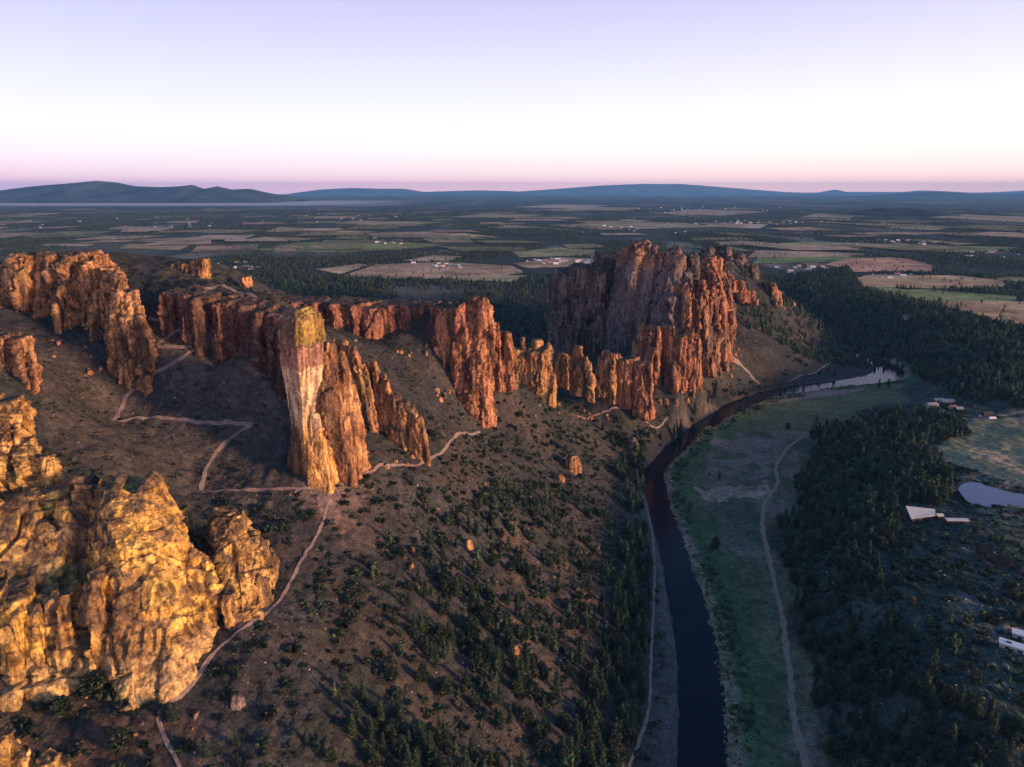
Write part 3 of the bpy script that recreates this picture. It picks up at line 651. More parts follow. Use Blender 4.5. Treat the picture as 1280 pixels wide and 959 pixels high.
# --- cliffs of the ridge
rock('cliff', 'long rusty cliff band of short columns along the back of the ridge', [C(365 + 17 * k + rng.uniform(-3, 3), 402 + 2.4 * k, 362 + 17 * k, 374 + .5 * k + rng.uniform(-1, 2), 618 + 3 * k, 15 if k % 3 else 11, 22, rng.uniform(-.4, .4), prof=WALL) for k in range(12)] + [C(470, 424, 470, 382, 622, 18, 14, prof=STEEP)], 1.0, dict(RUST, a=(.36, .16, .10), b=(.25, .10, .075)), amp=.7, cell=8, stretch=3, seed=121)
rock('rock_buttress', 'massive orange streaked rock buttress ending the ridge in a pointed top', [C(556, 474, 556, 380, 622, 17, 18, R(20), prof=STEEP), C(580, 490, 578, 380, 614, 19, 18, R(30), prof=STEEP), C(600, 500, 602, 376, 608, 13, 14, R(35), prof=STEEP), C(604, 498, 610, 396, 606, 10, 11, R(40)), C(590, 498, 588, 440, 602, 12, 10, R(20)), C(618, 468, 618, 404, 622, 9, 14, R(35)), C(630, 470, 628, 414, 628, 9, 14, R(35), prof=STEEP)], .85, RUST, amp=.95, cell=8, stretch=4.5, seed=123)
rock('rock_tower', 'broad flat topped orange tower with small horns, right of the pointed buttress', [C(652, 492, 650, 436, 725, 15, 14, R(25), prof=STEEP), C(674, 500, 672, 436, 722, 16, 14, R(35), prof=STEEP), C(683, 500, 682, 450, 719, 8, 10, R(35)), C(655, 440, 655, 420, 728, 3.5, 3, 0), C(671, 438, 671, 424, 728, 4, 4, 0), C(686, 445, 686, 428, 730, 4, 4, 0)], .95, TAN, amp=.85, cell=7, stretch=4, seed=131)
rock('rock_tower', 'twin topped dark streaked tower between the horned tower and the slim pillar', [C(703, 474, 704, 441, 746, 10, 12, R(25)), C(721, 480, 722, 432, 740, 7, 10, R(35)), C(735, 488, 731, 446, 736, 6, 9, R(35), prof=BLUNT), C(714, 478, 712, 452, 744, 9, 8)], .95, TAN, amp=.9, cell=6, stretch=4, seed=133)
rock('rock_tower', 'slim squat pillar between the twin topped tower and the bright prow', [C(752, 484, 752, 447, 756, 8, 11, R(25)), C(762, 492, 761, 441, 750, 6, 9, R(35), prof=STEEP)], .95, TAN, amp=.9, cell=6, stretch=4, seed=135)
rock('rock_prow', 'grey rock wall whose glowing orange prow points down at the river', [C(780, 496, 780, 447, 780, 17, 12, R(-25), prof=WALL), C(804, 508, 804, 452, 768, 9, 13, R(40), prof=STEEP), C(800, 512, 799, 480, 764, 6, 9, R(40)), C(770, 450, 765, 441, 782, 12, 8, prof=STEEP)], .95, RUST, amp=.8, cell=7, stretch=4, seed=137)
rock('rock_pillar', 'glowing orange pillar at the left foot of the big rock massif', [C(808, 462, 812, 407, 850, 11, 16, R(35), prof=STEEP), C(800, 462, 800, 425, 856, 8, 12, R(30)), C(816, 470, 818, 415, 846, 7, 10, R(35))], 1.0, RUST, amp=.9, cell=7, stretch=4, seed=141)
rock('rock_pillar', 'cluster of glowing orange pillars at the centre foot of the big massif', [C(836, 466, 834, 408, 855, 9, 14, R(35), prof=STEEP), C(847, 470, 846, 418, 852, 9, 14, R(35), prof=STEEP), C(838, 480, 838, 455, 842, 8, 10, R(35)), C(850, 482, 850, 452, 846, 7, 9, R(35)), C(866, 476, 864, 445, 858, 6, 9, R(35)), C(856, 474, 857, 430, 862, 8, 12, R(35))], 1.0, RUST, amp=.9, cell=7, stretch=4, seed=143)
# --- the big massif
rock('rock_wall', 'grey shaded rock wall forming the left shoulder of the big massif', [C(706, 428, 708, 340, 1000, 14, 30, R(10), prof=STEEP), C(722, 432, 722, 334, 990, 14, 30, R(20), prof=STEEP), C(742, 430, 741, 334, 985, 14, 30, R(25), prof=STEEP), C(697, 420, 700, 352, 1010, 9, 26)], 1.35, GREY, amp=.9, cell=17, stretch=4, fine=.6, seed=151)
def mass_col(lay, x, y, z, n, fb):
    lay(sstep(208, 190, z + 9 * fb) * .85, (.175, .14, .135))                  # shade put into the lower walls as grey; lit summits stay rusty
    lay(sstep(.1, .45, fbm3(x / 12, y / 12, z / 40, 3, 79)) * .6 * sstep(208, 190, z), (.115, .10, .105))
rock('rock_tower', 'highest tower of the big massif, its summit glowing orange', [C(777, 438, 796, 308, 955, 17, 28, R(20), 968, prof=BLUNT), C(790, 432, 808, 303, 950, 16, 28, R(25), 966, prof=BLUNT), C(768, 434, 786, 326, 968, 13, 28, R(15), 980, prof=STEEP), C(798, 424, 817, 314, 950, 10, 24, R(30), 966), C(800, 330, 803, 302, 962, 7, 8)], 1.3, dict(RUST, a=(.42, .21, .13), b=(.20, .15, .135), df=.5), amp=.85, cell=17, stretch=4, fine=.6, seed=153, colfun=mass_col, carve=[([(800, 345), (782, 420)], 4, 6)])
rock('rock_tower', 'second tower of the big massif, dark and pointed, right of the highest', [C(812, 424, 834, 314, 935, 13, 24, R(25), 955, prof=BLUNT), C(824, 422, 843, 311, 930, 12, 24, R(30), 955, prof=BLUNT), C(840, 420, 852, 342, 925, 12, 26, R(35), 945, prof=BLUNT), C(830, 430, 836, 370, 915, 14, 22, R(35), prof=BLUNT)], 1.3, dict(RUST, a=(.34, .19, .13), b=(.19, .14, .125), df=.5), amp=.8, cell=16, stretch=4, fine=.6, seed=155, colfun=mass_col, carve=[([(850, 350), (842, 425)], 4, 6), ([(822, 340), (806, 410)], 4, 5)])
rock('rock_wall', 'deeply shaded recessed wall behind the gap left of the highest tower', [C(757, 438, 766, 322, 1045, 17, 30, R(10), 1050, prof=WALL), C(846, 400, 858, 318, 1010, 14, 30, R(10), prof=STEEP)], 1.5, dict(GREY, a=(.16, .13, .115), b=(.12, .10, .095)), amp=1.1, cell=10, stretch=4, seed=156)  # shade of the gap put into darker greys
rock('cliff', 'glowing orange stepped cliff on the right side of the big massif', [C(865, 468, 864, 366, 905, 6, 16, R(40), prof=BLUNT), C(872, 446, 872, 372, 940, 8, 18, R(40), prof=BLUNT), C(880, 436, 880, 334, 995, 9, 24, R(40), 1010, prof=BLUNT), C(890, 432, 888, 338, 1018, 8, 24, R(40), 1030, prof=BLUNT), C(897, 430, 893, 360, 1032, 8, 20, R(40)), C(907, 424, 906, 385, 1050, 5.5, 12, R(40), prof=STEEP), C(854, 462, 855, 356, 900, 7, 18, R(35), prof=BLUNT), C(880, 400, 874, 324, 1075, 20, 44, R(20), prof=BLUNT), C(895, 400, 893, 322, 1085, 7, 22, R(30)), C(903, 405, 900, 340, 1085, 8, 22, R(30)), C(875, 436, 870, 400, 955, 10, 16, R(35)), C(866, 440, 864, 350, 985, 12, 40, R(25))], 1.25, dict(RUST, df=.65), amp=.85, cell=13, stretch=3.5, fine=.7, seed=157, colfun=lambda lay, x, y, z, n, fb: lay(sstep(.0, .35, fbm3(x / 22, y / 22, z / 30, 3, 158)) * .75, (.17, .125, .105)), carve=[([(866, 372), (870, 440)], 2.5, 6), ([(896, 350), (899, 410)], 3, 7), ([(884, 345), (876, 400)], 2, 4)])  # grey patches paint parts of this cliff as unlit
rock('rock_outcrop', 'dark craggy crest at the back of the big massif', [C(900, 335, 905, 309, 1330, 12, 30, prof=BLUNT), C(920, 345, 922, 316, 1330, 12, 30, prof=BLUNT), C(935, 355, 936, 328, 1325, 9, 24, prof=BLUNT), C(885, 330, 886, 309, 1325, 9, 26)], 2., GREY, amp=1.2, cell=10, stretch=3, seed=161)
rock('rock_outcrop', 'small orange lit outcrop on the ridge crest above the bare slope', [C(963, 378, 963, 353, 1285, 5, 14, R(35), prof=STEEP), C(972, 382, 971, 362, 1290, 5, 12, R(35))], 1.6, RUST, amp=1, cell=8, stretch=3, seed=163)
rock('rock_outcrop', 'low reddish outcrop farthest down the ridge toward the river bend', [C(986, 394, 985, 376, 1360, 6, 12, R(35)), C(996, 400, 995, 386, 1370, 5, 12, R(35))], 1.6, RUST, amp=1, cell=8, stretch=3, seed=165)
rock('rock_outcrop', 'line of broken orange crags below the crest, right of the stepped cliff', [C(912, 360, 910, 342, 1200, 6, 16, R(35)), C(925, 372, 923, 350, 1205, 6, 14, R(35)), C(937, 376, 936, 362, 1215, 5, 12, R(35)), C(905, 350, 903, 336, 1200, 6, 16, R(35))], 1.6, RUST, amp=1, cell=8, stretch=3, seed=167)
# --- upper left
rock('cliff', 'dark shadowed cliff wall left of the banded spire, below the ridge trail', [C(228 + 15 * k, 404 + 8 * k, 226 + 15 * k, 362 + 3 * k + rng.uniform(-1, 2), 488 - 2 * k, 16 if k % 3 else 12, 22, rng.uniform(-.3, .3), prof=WALL) for k in range(9)] + [C(352, 474, 352, 393, 462, 12, 18, prof=WALL), C(362, 482, 362, 400, 450, 10, 14, prof=STEEP)], .8, dict(RUST, a=(.20, .10, .072), b=(.12, .065, .055), df=.7), amp=.95, cell=7, stretch=3.5, seed=171)  # shadow on this wall put into a darker palette
rock('rock_prow', 'tall narrow orange prow below the summit cliffs, its foot on the switchback trail', [C(155, 462, 148, 345, 452, 15, 16, R(30), 458, prof=BLUNT), C(172, 470, 162, 362, 448, 14, 14, R(35), 454, prof=BLUNT), C(180, 468, 174, 395, 452, 9, 12, R(35), prof=BLUNT), C(145, 420, 140, 340, 470, 12, 18, R(20), prof=BLUNT)], .75, TAN, amp=.95, cell=7, stretch=3, seed=173)
rock('summit_cliff', 'broad orange summit cliff at the top left of the ridge', [C(38, 375, 38, 318, 498, 17, 18, R(20), prof=STEEP), C(60, 380, 62, 317, 500, 16, 18, R(20), prof=STEEP), C(22, 372, 22, 330, 500, 15, 16, R(20)), C(80, 392, 84, 322, 500, 16, 18, prof=BLUNT), C(100, 398, 105, 317, 496, 18, 20, prof=BLUNT), C(122, 400, 124, 319, 492, 15, 18, prof=BLUNT), C(135, 410, 137, 335, 480, 12, 16), C(2, 372, 2, 346, 500, 12, 14), C(-25, 375, -25, 350, 500, 18, 16), C(90, 400, 90, 350, 482, 14, 14)], .85, TAN, amp=1., cell=8, stretch=2.6, seed=175)
rock('rock_outcrop', 'isolated orange outcrop on the ridge top among dark shrubs', [C(232, 345, 232, 326, 560, 18, 12), C(250, 346, 252, 323, 555, 12, 11, R(30), prof=STEEP), C(212, 348, 212, 332, 565, 10, 10)], .9, TAN, amp=.8, cell=6, stretch=2, seed=177)
rock('boulder', 'small lone orange knob on the ridge top right of the outcrop', [C(307, 356, 307, 345, 570, 6, 5, prof=STEEP)], .7, TAN, amp=.6, cell=5, stretch=2, seed=179, cat='boulder')
rock('rock_outcrop', 'rusty outcrop cut by the left picture edge, above the golden crag', [C(8, 492, 6, 415, 385, 20, 16, R(20), prof=STEEP), C(28, 498, 26, 420, 382, 15, 14, R(35), prof=STEEP), C(40, 502, 36, 440, 376, 9, 10, R(35)), C(-22, 492, -22, 420, 385, 18, 16)], .6, TAN, amp=.8, cell=6, stretch=3, seed=181)
# --- near golden rocks
rock('rock_crag', 'golden knobbly crag at the left edge between the rusty outcrop and the huge face', [C(18, 640, 12, 500, 300, 26, 14, R(20), 318, prof=BLUNT), C(42, 640, 34, 545, 296, 24, 13, R(35), 312, prof=BLUNT), C(60, 620, 58, 568, 300, 14, 9, R(35)), C(-20, 640, -20, 495, 302, 30, 14, 0, 318), C(8, 700, 6, 600, 285, 30, 14, R(20), 300)], .5, GOLD, amp=.7, cell=9, stretch=1.8, seed=183, carve=[([(15, 560), (20, 640)], 4, 3), ([(0, 600), (40, 640)], 5, 2.5)])
def face_disp(x, y, z, side):
    a = (z + .75 * x) ; b = (x - .75 * z)
    dg = 1 - np.abs(noise3(a / 6.5, b / 26, y / 20, 61)) * 2.2                    # slanting ribs across the face
    fl = 1 - np.abs(noise3(x / 4.2, y / 4.2, z / 60, 63)) * 2.4                   # upright flutes near the foot
    low = sstep(165, 140, z + 8 * noise3(x / 20, y / 20, z / 20, 65))
    cave = sstep(.42, .6, fbm3(x / 11, y / 11, z / 8, 2, 67))
    return dg * .8 * (1 - low) + fl * .9 * low * sstep(118, 124, z) - cave * 1.6 * side
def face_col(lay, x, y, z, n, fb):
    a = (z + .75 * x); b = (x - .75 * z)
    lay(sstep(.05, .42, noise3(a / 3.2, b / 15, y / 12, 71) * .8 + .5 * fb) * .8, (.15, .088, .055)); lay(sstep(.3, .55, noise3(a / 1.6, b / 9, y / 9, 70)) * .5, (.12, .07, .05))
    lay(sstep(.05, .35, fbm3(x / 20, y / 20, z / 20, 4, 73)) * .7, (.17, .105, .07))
    u_, v_, _ = proj(x, y, z); lay(np.where(inpoly(u_ + 6 * fb, v_ + 6 * fb, [(100, 595), (128, 596), (112, 640), (108, 700), (60, 735), (0, 740), (0, 700), (60, 700), (85, 650)]), .8, 0), (.11, .075, .058))  # shade left of the peak put into the colour, plus the dark brown apron
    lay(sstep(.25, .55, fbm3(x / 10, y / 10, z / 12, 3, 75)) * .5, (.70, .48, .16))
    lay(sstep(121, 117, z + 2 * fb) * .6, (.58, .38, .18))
LOBE = ((-.3, 1.08), (0, 1.04), (.3, 1.0), (.55, .94), (.75, .82), (.9, .64), (1.0, .42))
WALLT = ((-.3, 1.05), (0, 1.03), (.4, 1.0), (.75, .97), (.92, .9), (1.0, .74))
_big = [C(200, 850, 163, 604, 244, 62, 20, R(28), 282, n=9, prof=LOBE, jit=.07), C(178, 862, 150, 690, 236, 40, 14, R(28), 262, n=8, prof=LOBE, jit=.08), C(234, 826, 229, 688, 252, 36, 15, R(32), 274, n=8, prof=LOBE, jit=.08), C(255, 806, 257, 700, 259, 17, 10, R(32), 274, n=7, prof=LOBE),
        C(118, 860, 122, 716, 238, 19, 12, R(25), 252, n=7, prof=WALLT, jit=.06), C(84, 868, 84, 735, 237, 21, 13, R(25), 249, n=7, prof=WALLT, jit=.06), C(54, 870, 56, 742, 235, 20, 13, R(25), 247, n=7, prof=WALLT, jit=.06), C(24, 872, 24, 740, 233, 22, 13, R(25), 246, n=7, prof=WALLT, jit=.06), C(-12, 876, -12, 735, 231, 26, 14, R(20), 246, n=7, prof=WALLT, jit=.06), C(-55, 880, -52, 720, 230, 34, 16, R(10), 246, n=7, prof=WALLT, jit=.06),
        C(70, 820, 72, 648, 250, 66, 20, R(22), 280, n=10, prof=LOBE, jit=.06), C(104, 800, 112, 604, 262, 44, 16, R(18), 288, n=9, prof=LOBE, jit=.06), C(10, 820, 20, 632, 250, 60, 20, R(20), 280, n=9, prof=LOBE, jit=.06), C(-45, 820, -40, 615, 250, 56, 20, R(10), 278, n=8, prof=LOBE), C(134, 790, 137, 604, 262, 34, 14, R(22), 286, n=8, prof=LOBE, jit=.06), C(60, 740, 60, 612, 276, 50, 12, R(15), 290, n=9, prof=LOBE, jit=.06),
        C(50, 884, 50, 846, 229, 58, 8, R(24), 230, n=9, prof=WALLT, jit=.05), C(-40, 884, -40, 846, 228, 50, 9, R(10), 229, n=8, prof=WALLT, jit=.05)]
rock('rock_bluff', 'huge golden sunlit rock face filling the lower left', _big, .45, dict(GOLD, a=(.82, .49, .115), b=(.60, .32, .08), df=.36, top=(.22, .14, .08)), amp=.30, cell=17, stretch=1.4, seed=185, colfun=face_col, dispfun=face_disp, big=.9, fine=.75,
     carve=[([(97, 735), (96, 765), (102, 800), (108, 832)], 4, 4.5), ([(72, 745), (82, 775), (88, 800)], 4, 2.6), ([(50, 750), (54, 800), (58, 842)], 3, 1.6), ([(30, 755), (30, 835)], 3, 1.6), ([(133, 730), (136, 790), (142, 840)], 5, 4.0), ([(150, 800), (160, 780)], 6, 1.5), ([(118, 602), (104, 650), (90, 700), (78, 730)], 13, 3.2), ([(0, 694), (20, 672), (28, 640)], 4, 3.5), ([(150, 738), (175, 722)], 8, 1.6), ([(200, 688), (228, 702), (262, 712)], 4, 2.4), ([(158, 700), (190, 690), (230, 715)], 3, 1.1), ([(165, 792), (200, 772), (240, 765)], 5, 1.0), ([(0, 844), (105, 846)], 2, 1.3), ([(240, 718), (262, 770)], 5, 1.5), ([(186, 662), (200, 660)], 4, 2.5), ([(66, 652), (76, 660)], 5, 2.), ([(38, 672), (55, 680)], 4, 2.)])
rock('rock_crag', 'rounded golden crag joined to the right of the huge face, beside the trail', [C(299, 787, 286, 640, 270, 38, 17, R(32), 300, n=9, prof=((-.3, 1.06), (0, 1.03), (.4, 1.0), (.7, .9), (.88, .74), (1.0, .5)), jit=.08), C(276, 770, 264, 664, 282, 24, 14, R(20), 304, n=8, prof=WALLT), C(315, 769, 312, 660, 280, 27, 13, R(35), 300, n=8, prof=LOBE, jit=.08), C(329, 748, 328, 690, 289, 14, 9, R(35), 302, n=7, prof=WALLT, jit=.08), C(286, 796, 286, 740, 264, 15, 8, R(30), n=7), C(280, 668, 280, 635, 306, 17, 8, R(20), n=6, prof=WALLT), C(224, 716, 218, 636, 296, 24, 9, R(20), 306, n=7, prof=WALLT), C(247, 730, 245, 662, 290, 24, 9, R(20), 312, n=7)], .45, dict(GOLD, a=(.68, .40, .13), b=(.40, .22, .09), df=.55), amp=.5, cell=10, stretch=1.5, seed=187, fine=.8, carve=[([(262, 690), (268, 740), (278, 795)], 6, 4.5), ([(205, 665), (235, 668), (265, 690)], 7, 3.5), ([(290, 690), (300, 740), (296, 765)], 8, 1.8), ([(305, 712), (340, 706)], 4, 1.5), ([(310, 735), (325, 748)], 7, 1.5)])
rock('rock_crag', 'jagged golden crag cut off in the bottom left corner', [C(5, 1010, 6, 915, 186, 16, 8, R(20)), C(30, 1010, 28, 938, 186, 14, 7, R(20)), C(60, 1010, 60, 944, 186, 18, 7, R(20)), C(-25, 1010, -22, 910, 186, 22, 8), C(80, 1010, 78, 958, 187, 12, 6)], .4, GOLD, amp=.7, cell=5, stretch=1.8, seed=189)
# single boulders on the slope
for (u, v, w, h, lab, pal) in [(716, 588, 11, 20, 'big orange boulder among junipers high above the river', TAN), (645, 822, 9, 18, 'upright brown boulder low on the juniper slope', RUST), (585, 683, 6, 9, 'pale squat boulder on the slope below the trail', TAN),
                               (295, 880, 10, 14, 'split grey brown boulder under the golden rocks', GREY), (790, 560, 9, 14, 'dark boulder at the top of the riverside tree line', GREY), (700, 600, 6, 8, 'small rusty boulder downhill of the big orange boulder', RUST)]:
    p = hit(u, v)[0]; k = pxm(u, v, p[1])
    rock('boulder', lab, [prism(p - (0, 0, 1), p + (0, 1, h * k), w * k * .8, w * k * .8, rng.uniform(0, 3), prof=BLUNT), prism(p + (w * k * .5, 1, -1), p + (w * k * .5, 1, h * k * .6), w * k * .5, w * k * .6, 1, prof=BLUNT)], .35, pal, cat='boulder', amp=.25, cell=3, stretch=1.4, seed=200 + u)

BM = [rock_mesh('boulder', [prism((0, 0, -.6), (0, .1, .8), .8, .6, 0, prof=BLUNT), prism((.4, .1, -.6), (.4, .2, .5), .5, .6, 1, prof=BLUNT)], .09, p_, amp=.1, cell=.9, stretch=1.3, seed=400 + k) for k, p_ in enumerate((TAN, RUST, dict(GREY, a=(.30, .2, .15)), RUST))]
gB = np.random.default_rng(12)
for (u0, v0, u1, v1, nb, sz, where) in [(440, 560, 520, 585, 14, 1.6, 'below the rock fins beside the spire'), (545, 485, 625, 520, 16, 2.0, 'at the foot of the pointed orange buttress'), (640, 505, 760, 525, 18, 1.8, 'below the row of rock towers'), (800, 500, 880, 505, 16, 2.4, 'on the talus under the big massif'), (880, 436, 925, 470, 14, 2.6, 'on the steep slope right of the stepped cliff'),
                                        (60, 400, 140, 470, 16, 1.6, 'in the bowl under the summit cliff'), (350, 605, 400, 625, 8, 1.0, 'at the foot of the tall banded spire'), (150, 870, 300, 930, 12, .9, 'on the ground under the huge golden face'), (380, 425, 540, 445, 14, 1.8, 'below the long rusty cliff band'), (500, 600, 760, 760, 26, 1.3, 'strewn over the juniper hillside')]:
    P_ = hit(gB.uniform(u0, u1, nb), gB.uniform(v0, v1, nb))
    for p in P_:
        k = int(gB.integers(0, 4)); q = sz * gB.uniform(.5, 1.9)
        o = link('boulder', BM[k], label='weathered fallen boulder ' + where, category='boulder', group='boulders ' + where)
        o.location = tuple(p); o.scale = (q * gB.uniform(.8, 1.3), q, q * gB.uniform(.7, 1.1)); o.rotation_euler = (gB.uniform(-.3, .3), gB.uniform(-.3, .3), gB.uniform(0, 6.28))
# ------------------------------------------------------------------ visibility test against the terrain
def visible(x, y, z, n=36):
    ok = np.ones(len(x), bool)
    for t in np.linspace(.15, .985, n):
        ok &= (CH + (z - CH) * t) > HT(x * t, y * t) - .5
    return ok

# ------------------------------------------------------------------ trees
def crown_arrays(kind, h, r, nleaf, seed):
    """a crown of needle sprays through its volume; returns verts, faces(n,3), colours"""
    g = np.random.default_rng(seed)
    if kind == 'pine':
        f = g.beta(1.15, 1.7, nleaf); rad = r * (1 - f)**.8 * (.75 + .25 * np.sin(f * 37 + g.uniform(0, 6)))
        z = h * (.10 + .90 * f)
    else:
        f = g.uniform(0, 1, nleaf); rad = r * np.sqrt(np.clip(1 - (f * 1.75 - .72)**2 / 1.1, .03, 1)); z = h * (.06 + .94 * f)
    a = g.uniform(0, 2 * math.pi, nleaf)
    lob = 1 + .28 * np.sin(a * 3 + seed) + .18 * np.sin(a * 5 + f * 9 + seed * 2)
    q = np.sqrt(g.uniform(.18, 1, nleaf))
    rr = rad * q * lob; x, y = rr * np.cos(a), rr * np.sin(a)
    s = (.16 if kind == 'pine' else .21) * r * g.uniform(.7, 1.5, nleaf) * math.sqrt(260 / max(nleaf, 60))
    c = np.stack([x, y, z], -1)
    out = np.stack([np.cos(a), np.sin(a), np.full(nleaf, -.15 if kind == 'pine' else .35)], -1)
    tan = np.stack([-np.sin(a), np.cos(a), g.uniform(-.5, .5, nleaf)], -1)
    out += g.normal(0, .45, out.shape); tan += g.normal(0, .3, tan.shape)
    up = np.array([0, 0, 1.]) + g.normal(0, .35, out.shape)
    V = np.stack([c + out * s[:, None] * 1.3, c - out * s[:, None] * .5 + tan * s[:, None] * .8, c - out * s[:, None] * .5 - tan * s[:, None] * .8 , c + up * s[:, None] * .9], 1)
    b = np.arange(nleaf)[:, None] * 4
    Fx = np.concatenate([b + [0, 1, 3], b + [0, 3, 2], b + [1, 2, 3]], 0)
    base = np.array((.042, .066, .038) if kind == 'pine' else (.052, .066, .036))
    cc = base * g.uniform(.6, 1.5, nleaf)[:, None] * (1 + g.normal(0, .08, (nleaf, 3)))
    return V.reshape(-1, 3), Fx, np.repeat(np.clip(cc, .004, 1), 4, 0)
def trunk_arrays(h, r, lean=.02, limbs=4, seed=0):
    g = np.random.default_rng(seed); V, Fs = [], []
    def tube(p0, p1, r0, r1, n=6):
        o = len(V); p0, p1 = np.array(p0, float), np.array(p1, float); d = p1 - p0; d /= np.linalg.norm(d)
        a = np.cross(d, (0, .3, .9)); a /= np.linalg.norm(a) + 1e-9; b = np.cross(d, a)
        for p, rr in ((p0, r0), (p1, r1)):
            for k in range(n): V.append(p + rr * (a * math.cos(2 * math.pi * k / n) + b * math.sin(2 * math.pi * k / n)))
        for k in range(n): Fs.append([o + k, o + (k + 1) % n, o + n + (k + 1) % n, o + n + k])
    tube((0, 0, -1.), (lean * h, 0, h * .5), r, r * .6); tube((lean * h, 0, h * .5), (lean * h * 1.4, 0, h * .93), r * .6, r * .12)
    for k in range(limbs):
        f = g.uniform(.12, .7); a = g.uniform(0, 6.28); L = h * .22 * (1 - f * .6); tube((lean * h * f * 1.5, 0, h * f), (lean * h * f + L * math.cos(a), L * math.sin(a), h * f + L * .35), r * .3, r * .08, 4)
    return np.array(V), Fs

TREE = {}
for kind, h, r in (('pine', 1., .20), ('juniper', 1., .34)):
    TREE[kind] = []
    for s in range(6):
        V, Fx, cc = crown_arrays(kind, h, r * (1 + .12 * (s - 2.5) / 2.5), 520, 300 + s)
        tint = (1, 1, 1) if s % 3 else (1.25, 1.15, .95)
        cm = new_mesh('crown', V, Fx, [M_LEAF], False, cc * np.array(tint))
        tv, tf = trunk_arrays(.95, .022 if kind == 'pine' else .035, .01 * (s - 2), 5, s)
        TREE[kind].append((new_mesh('trunk', tv, tf, [M_BARK]), cm))

REG = [  # name, outline in the photo, trees per hectare, pine share, height range, label words
    ('mesa', [(985, 620), (1000, 560), (1030, 530), (1090, 545), (1180, 575), (1190, 620), (1130, 660), (1090, 700), (1120, 780), (1180, 850), (1240, 900), (1280, 930), (1310, 1000), (1050, 1000), (1015, 850), (985, 720), (972, 660)], 290, .6, (8, 18)),
    ('mesa_top', [(1110, 680), (1200, 640), (1290, 700), (1290, 930), (1200, 860), (1120, 770)], 135, .3, (3.5, 10)),
    ('bank', [(775, 545), (805, 570), (809, 640), (815, 720), (820, 820), (810, 900), (780, 1000), (690, 1000), (730, 880), (765, 760), (780, 660), (770, 600)], 330, .75, (9, 18)),
    ('slope', [(455, 700), (540, 625), (610, 600), (700, 610), (770, 640), (765, 760), (740, 850), (700, 1000), (400, 1000), (450, 860), (470, 780)], 185, .45, (3.5, 12)),
    ('slope_core', [(470, 760), (560, 650), (640, 640), (600, 760), (560, 830), (480, 800)], 95, .6, (6, 14)),
    ('slope_low', [(420, 870), (520, 790), (640, 770), (745, 780), (765, 850), (710, 1000), (390, 1000)], 190, .6, (6, 16)),
    ('bank_upper', [(775, 565), (800, 542), (850, 530), (890, 503), (908, 510), (865, 550), (835, 575), (815, 602), (795, 610)], 230, .6, (5, 12)),
    ('high', [(430, 600), (520, 580), (620, 510), (700, 510), (800, 530), (780, 620), (640, 640), (540, 640), (480, 690)], 95, .15, (2.5, 8)),
    ('foot', [(90, 870), (210, 862), (290, 815), (390, 770), (450, 830), (420, 959), (240, 1000), (180, 900)], 45, .4, (5, 12)),
    ('bowl', [(80, 540), (330, 470), (360, 580), (300, 640), (140, 600)], 7, .1, (2, 4)),
    ('crest', [(140, 345), (260, 340), (330, 362), (345, 380), (230, 372), (160, 350)], 90, .1, (2.5, 5)),
    ('massif', [(690, 505), (790, 525), (850, 500), (910, 470), (990, 440), (1040, 430), (1050, 470), (950, 490), (880, 510), (830, 560), (760, 545)], 48, .4, (4, 11)),
    ('meadow_edge', [(905, 520), (955, 505), (950, 520), (915, 530)], 60, .7, (6, 12)),
    ('canyon', [(1000, 345), (1060, 335), (1080, 365), (1180, 390), (1290, 415), (1290, 512), (1200, 500), (1160, 478), (1125, 460), (1105, 440), (1060, 415), (1020, 390)], 270, .7, (9, 18)),
    ('rim', [(1010, 560), (1060, 530), (1120, 515), (1200, 520), (1210, 545), (1150, 560), (1180, 600), (1160, 620)], 250, .6, (8, 16)),
    ('river_right', [(870, 555), (885, 560), (905, 640), (900, 700), (885, 680)], 12, .1, (3, 5)),
]
FLDP = [(1170, 560), (1215, 525), (1300, 520), (1300, 618), (1225, 590), (1185, 578)]
POND = np.array([atz(u, v, 31.8)[:2] for u, v in pond_px])
cand = []
gT = np.random.default_rng(99)
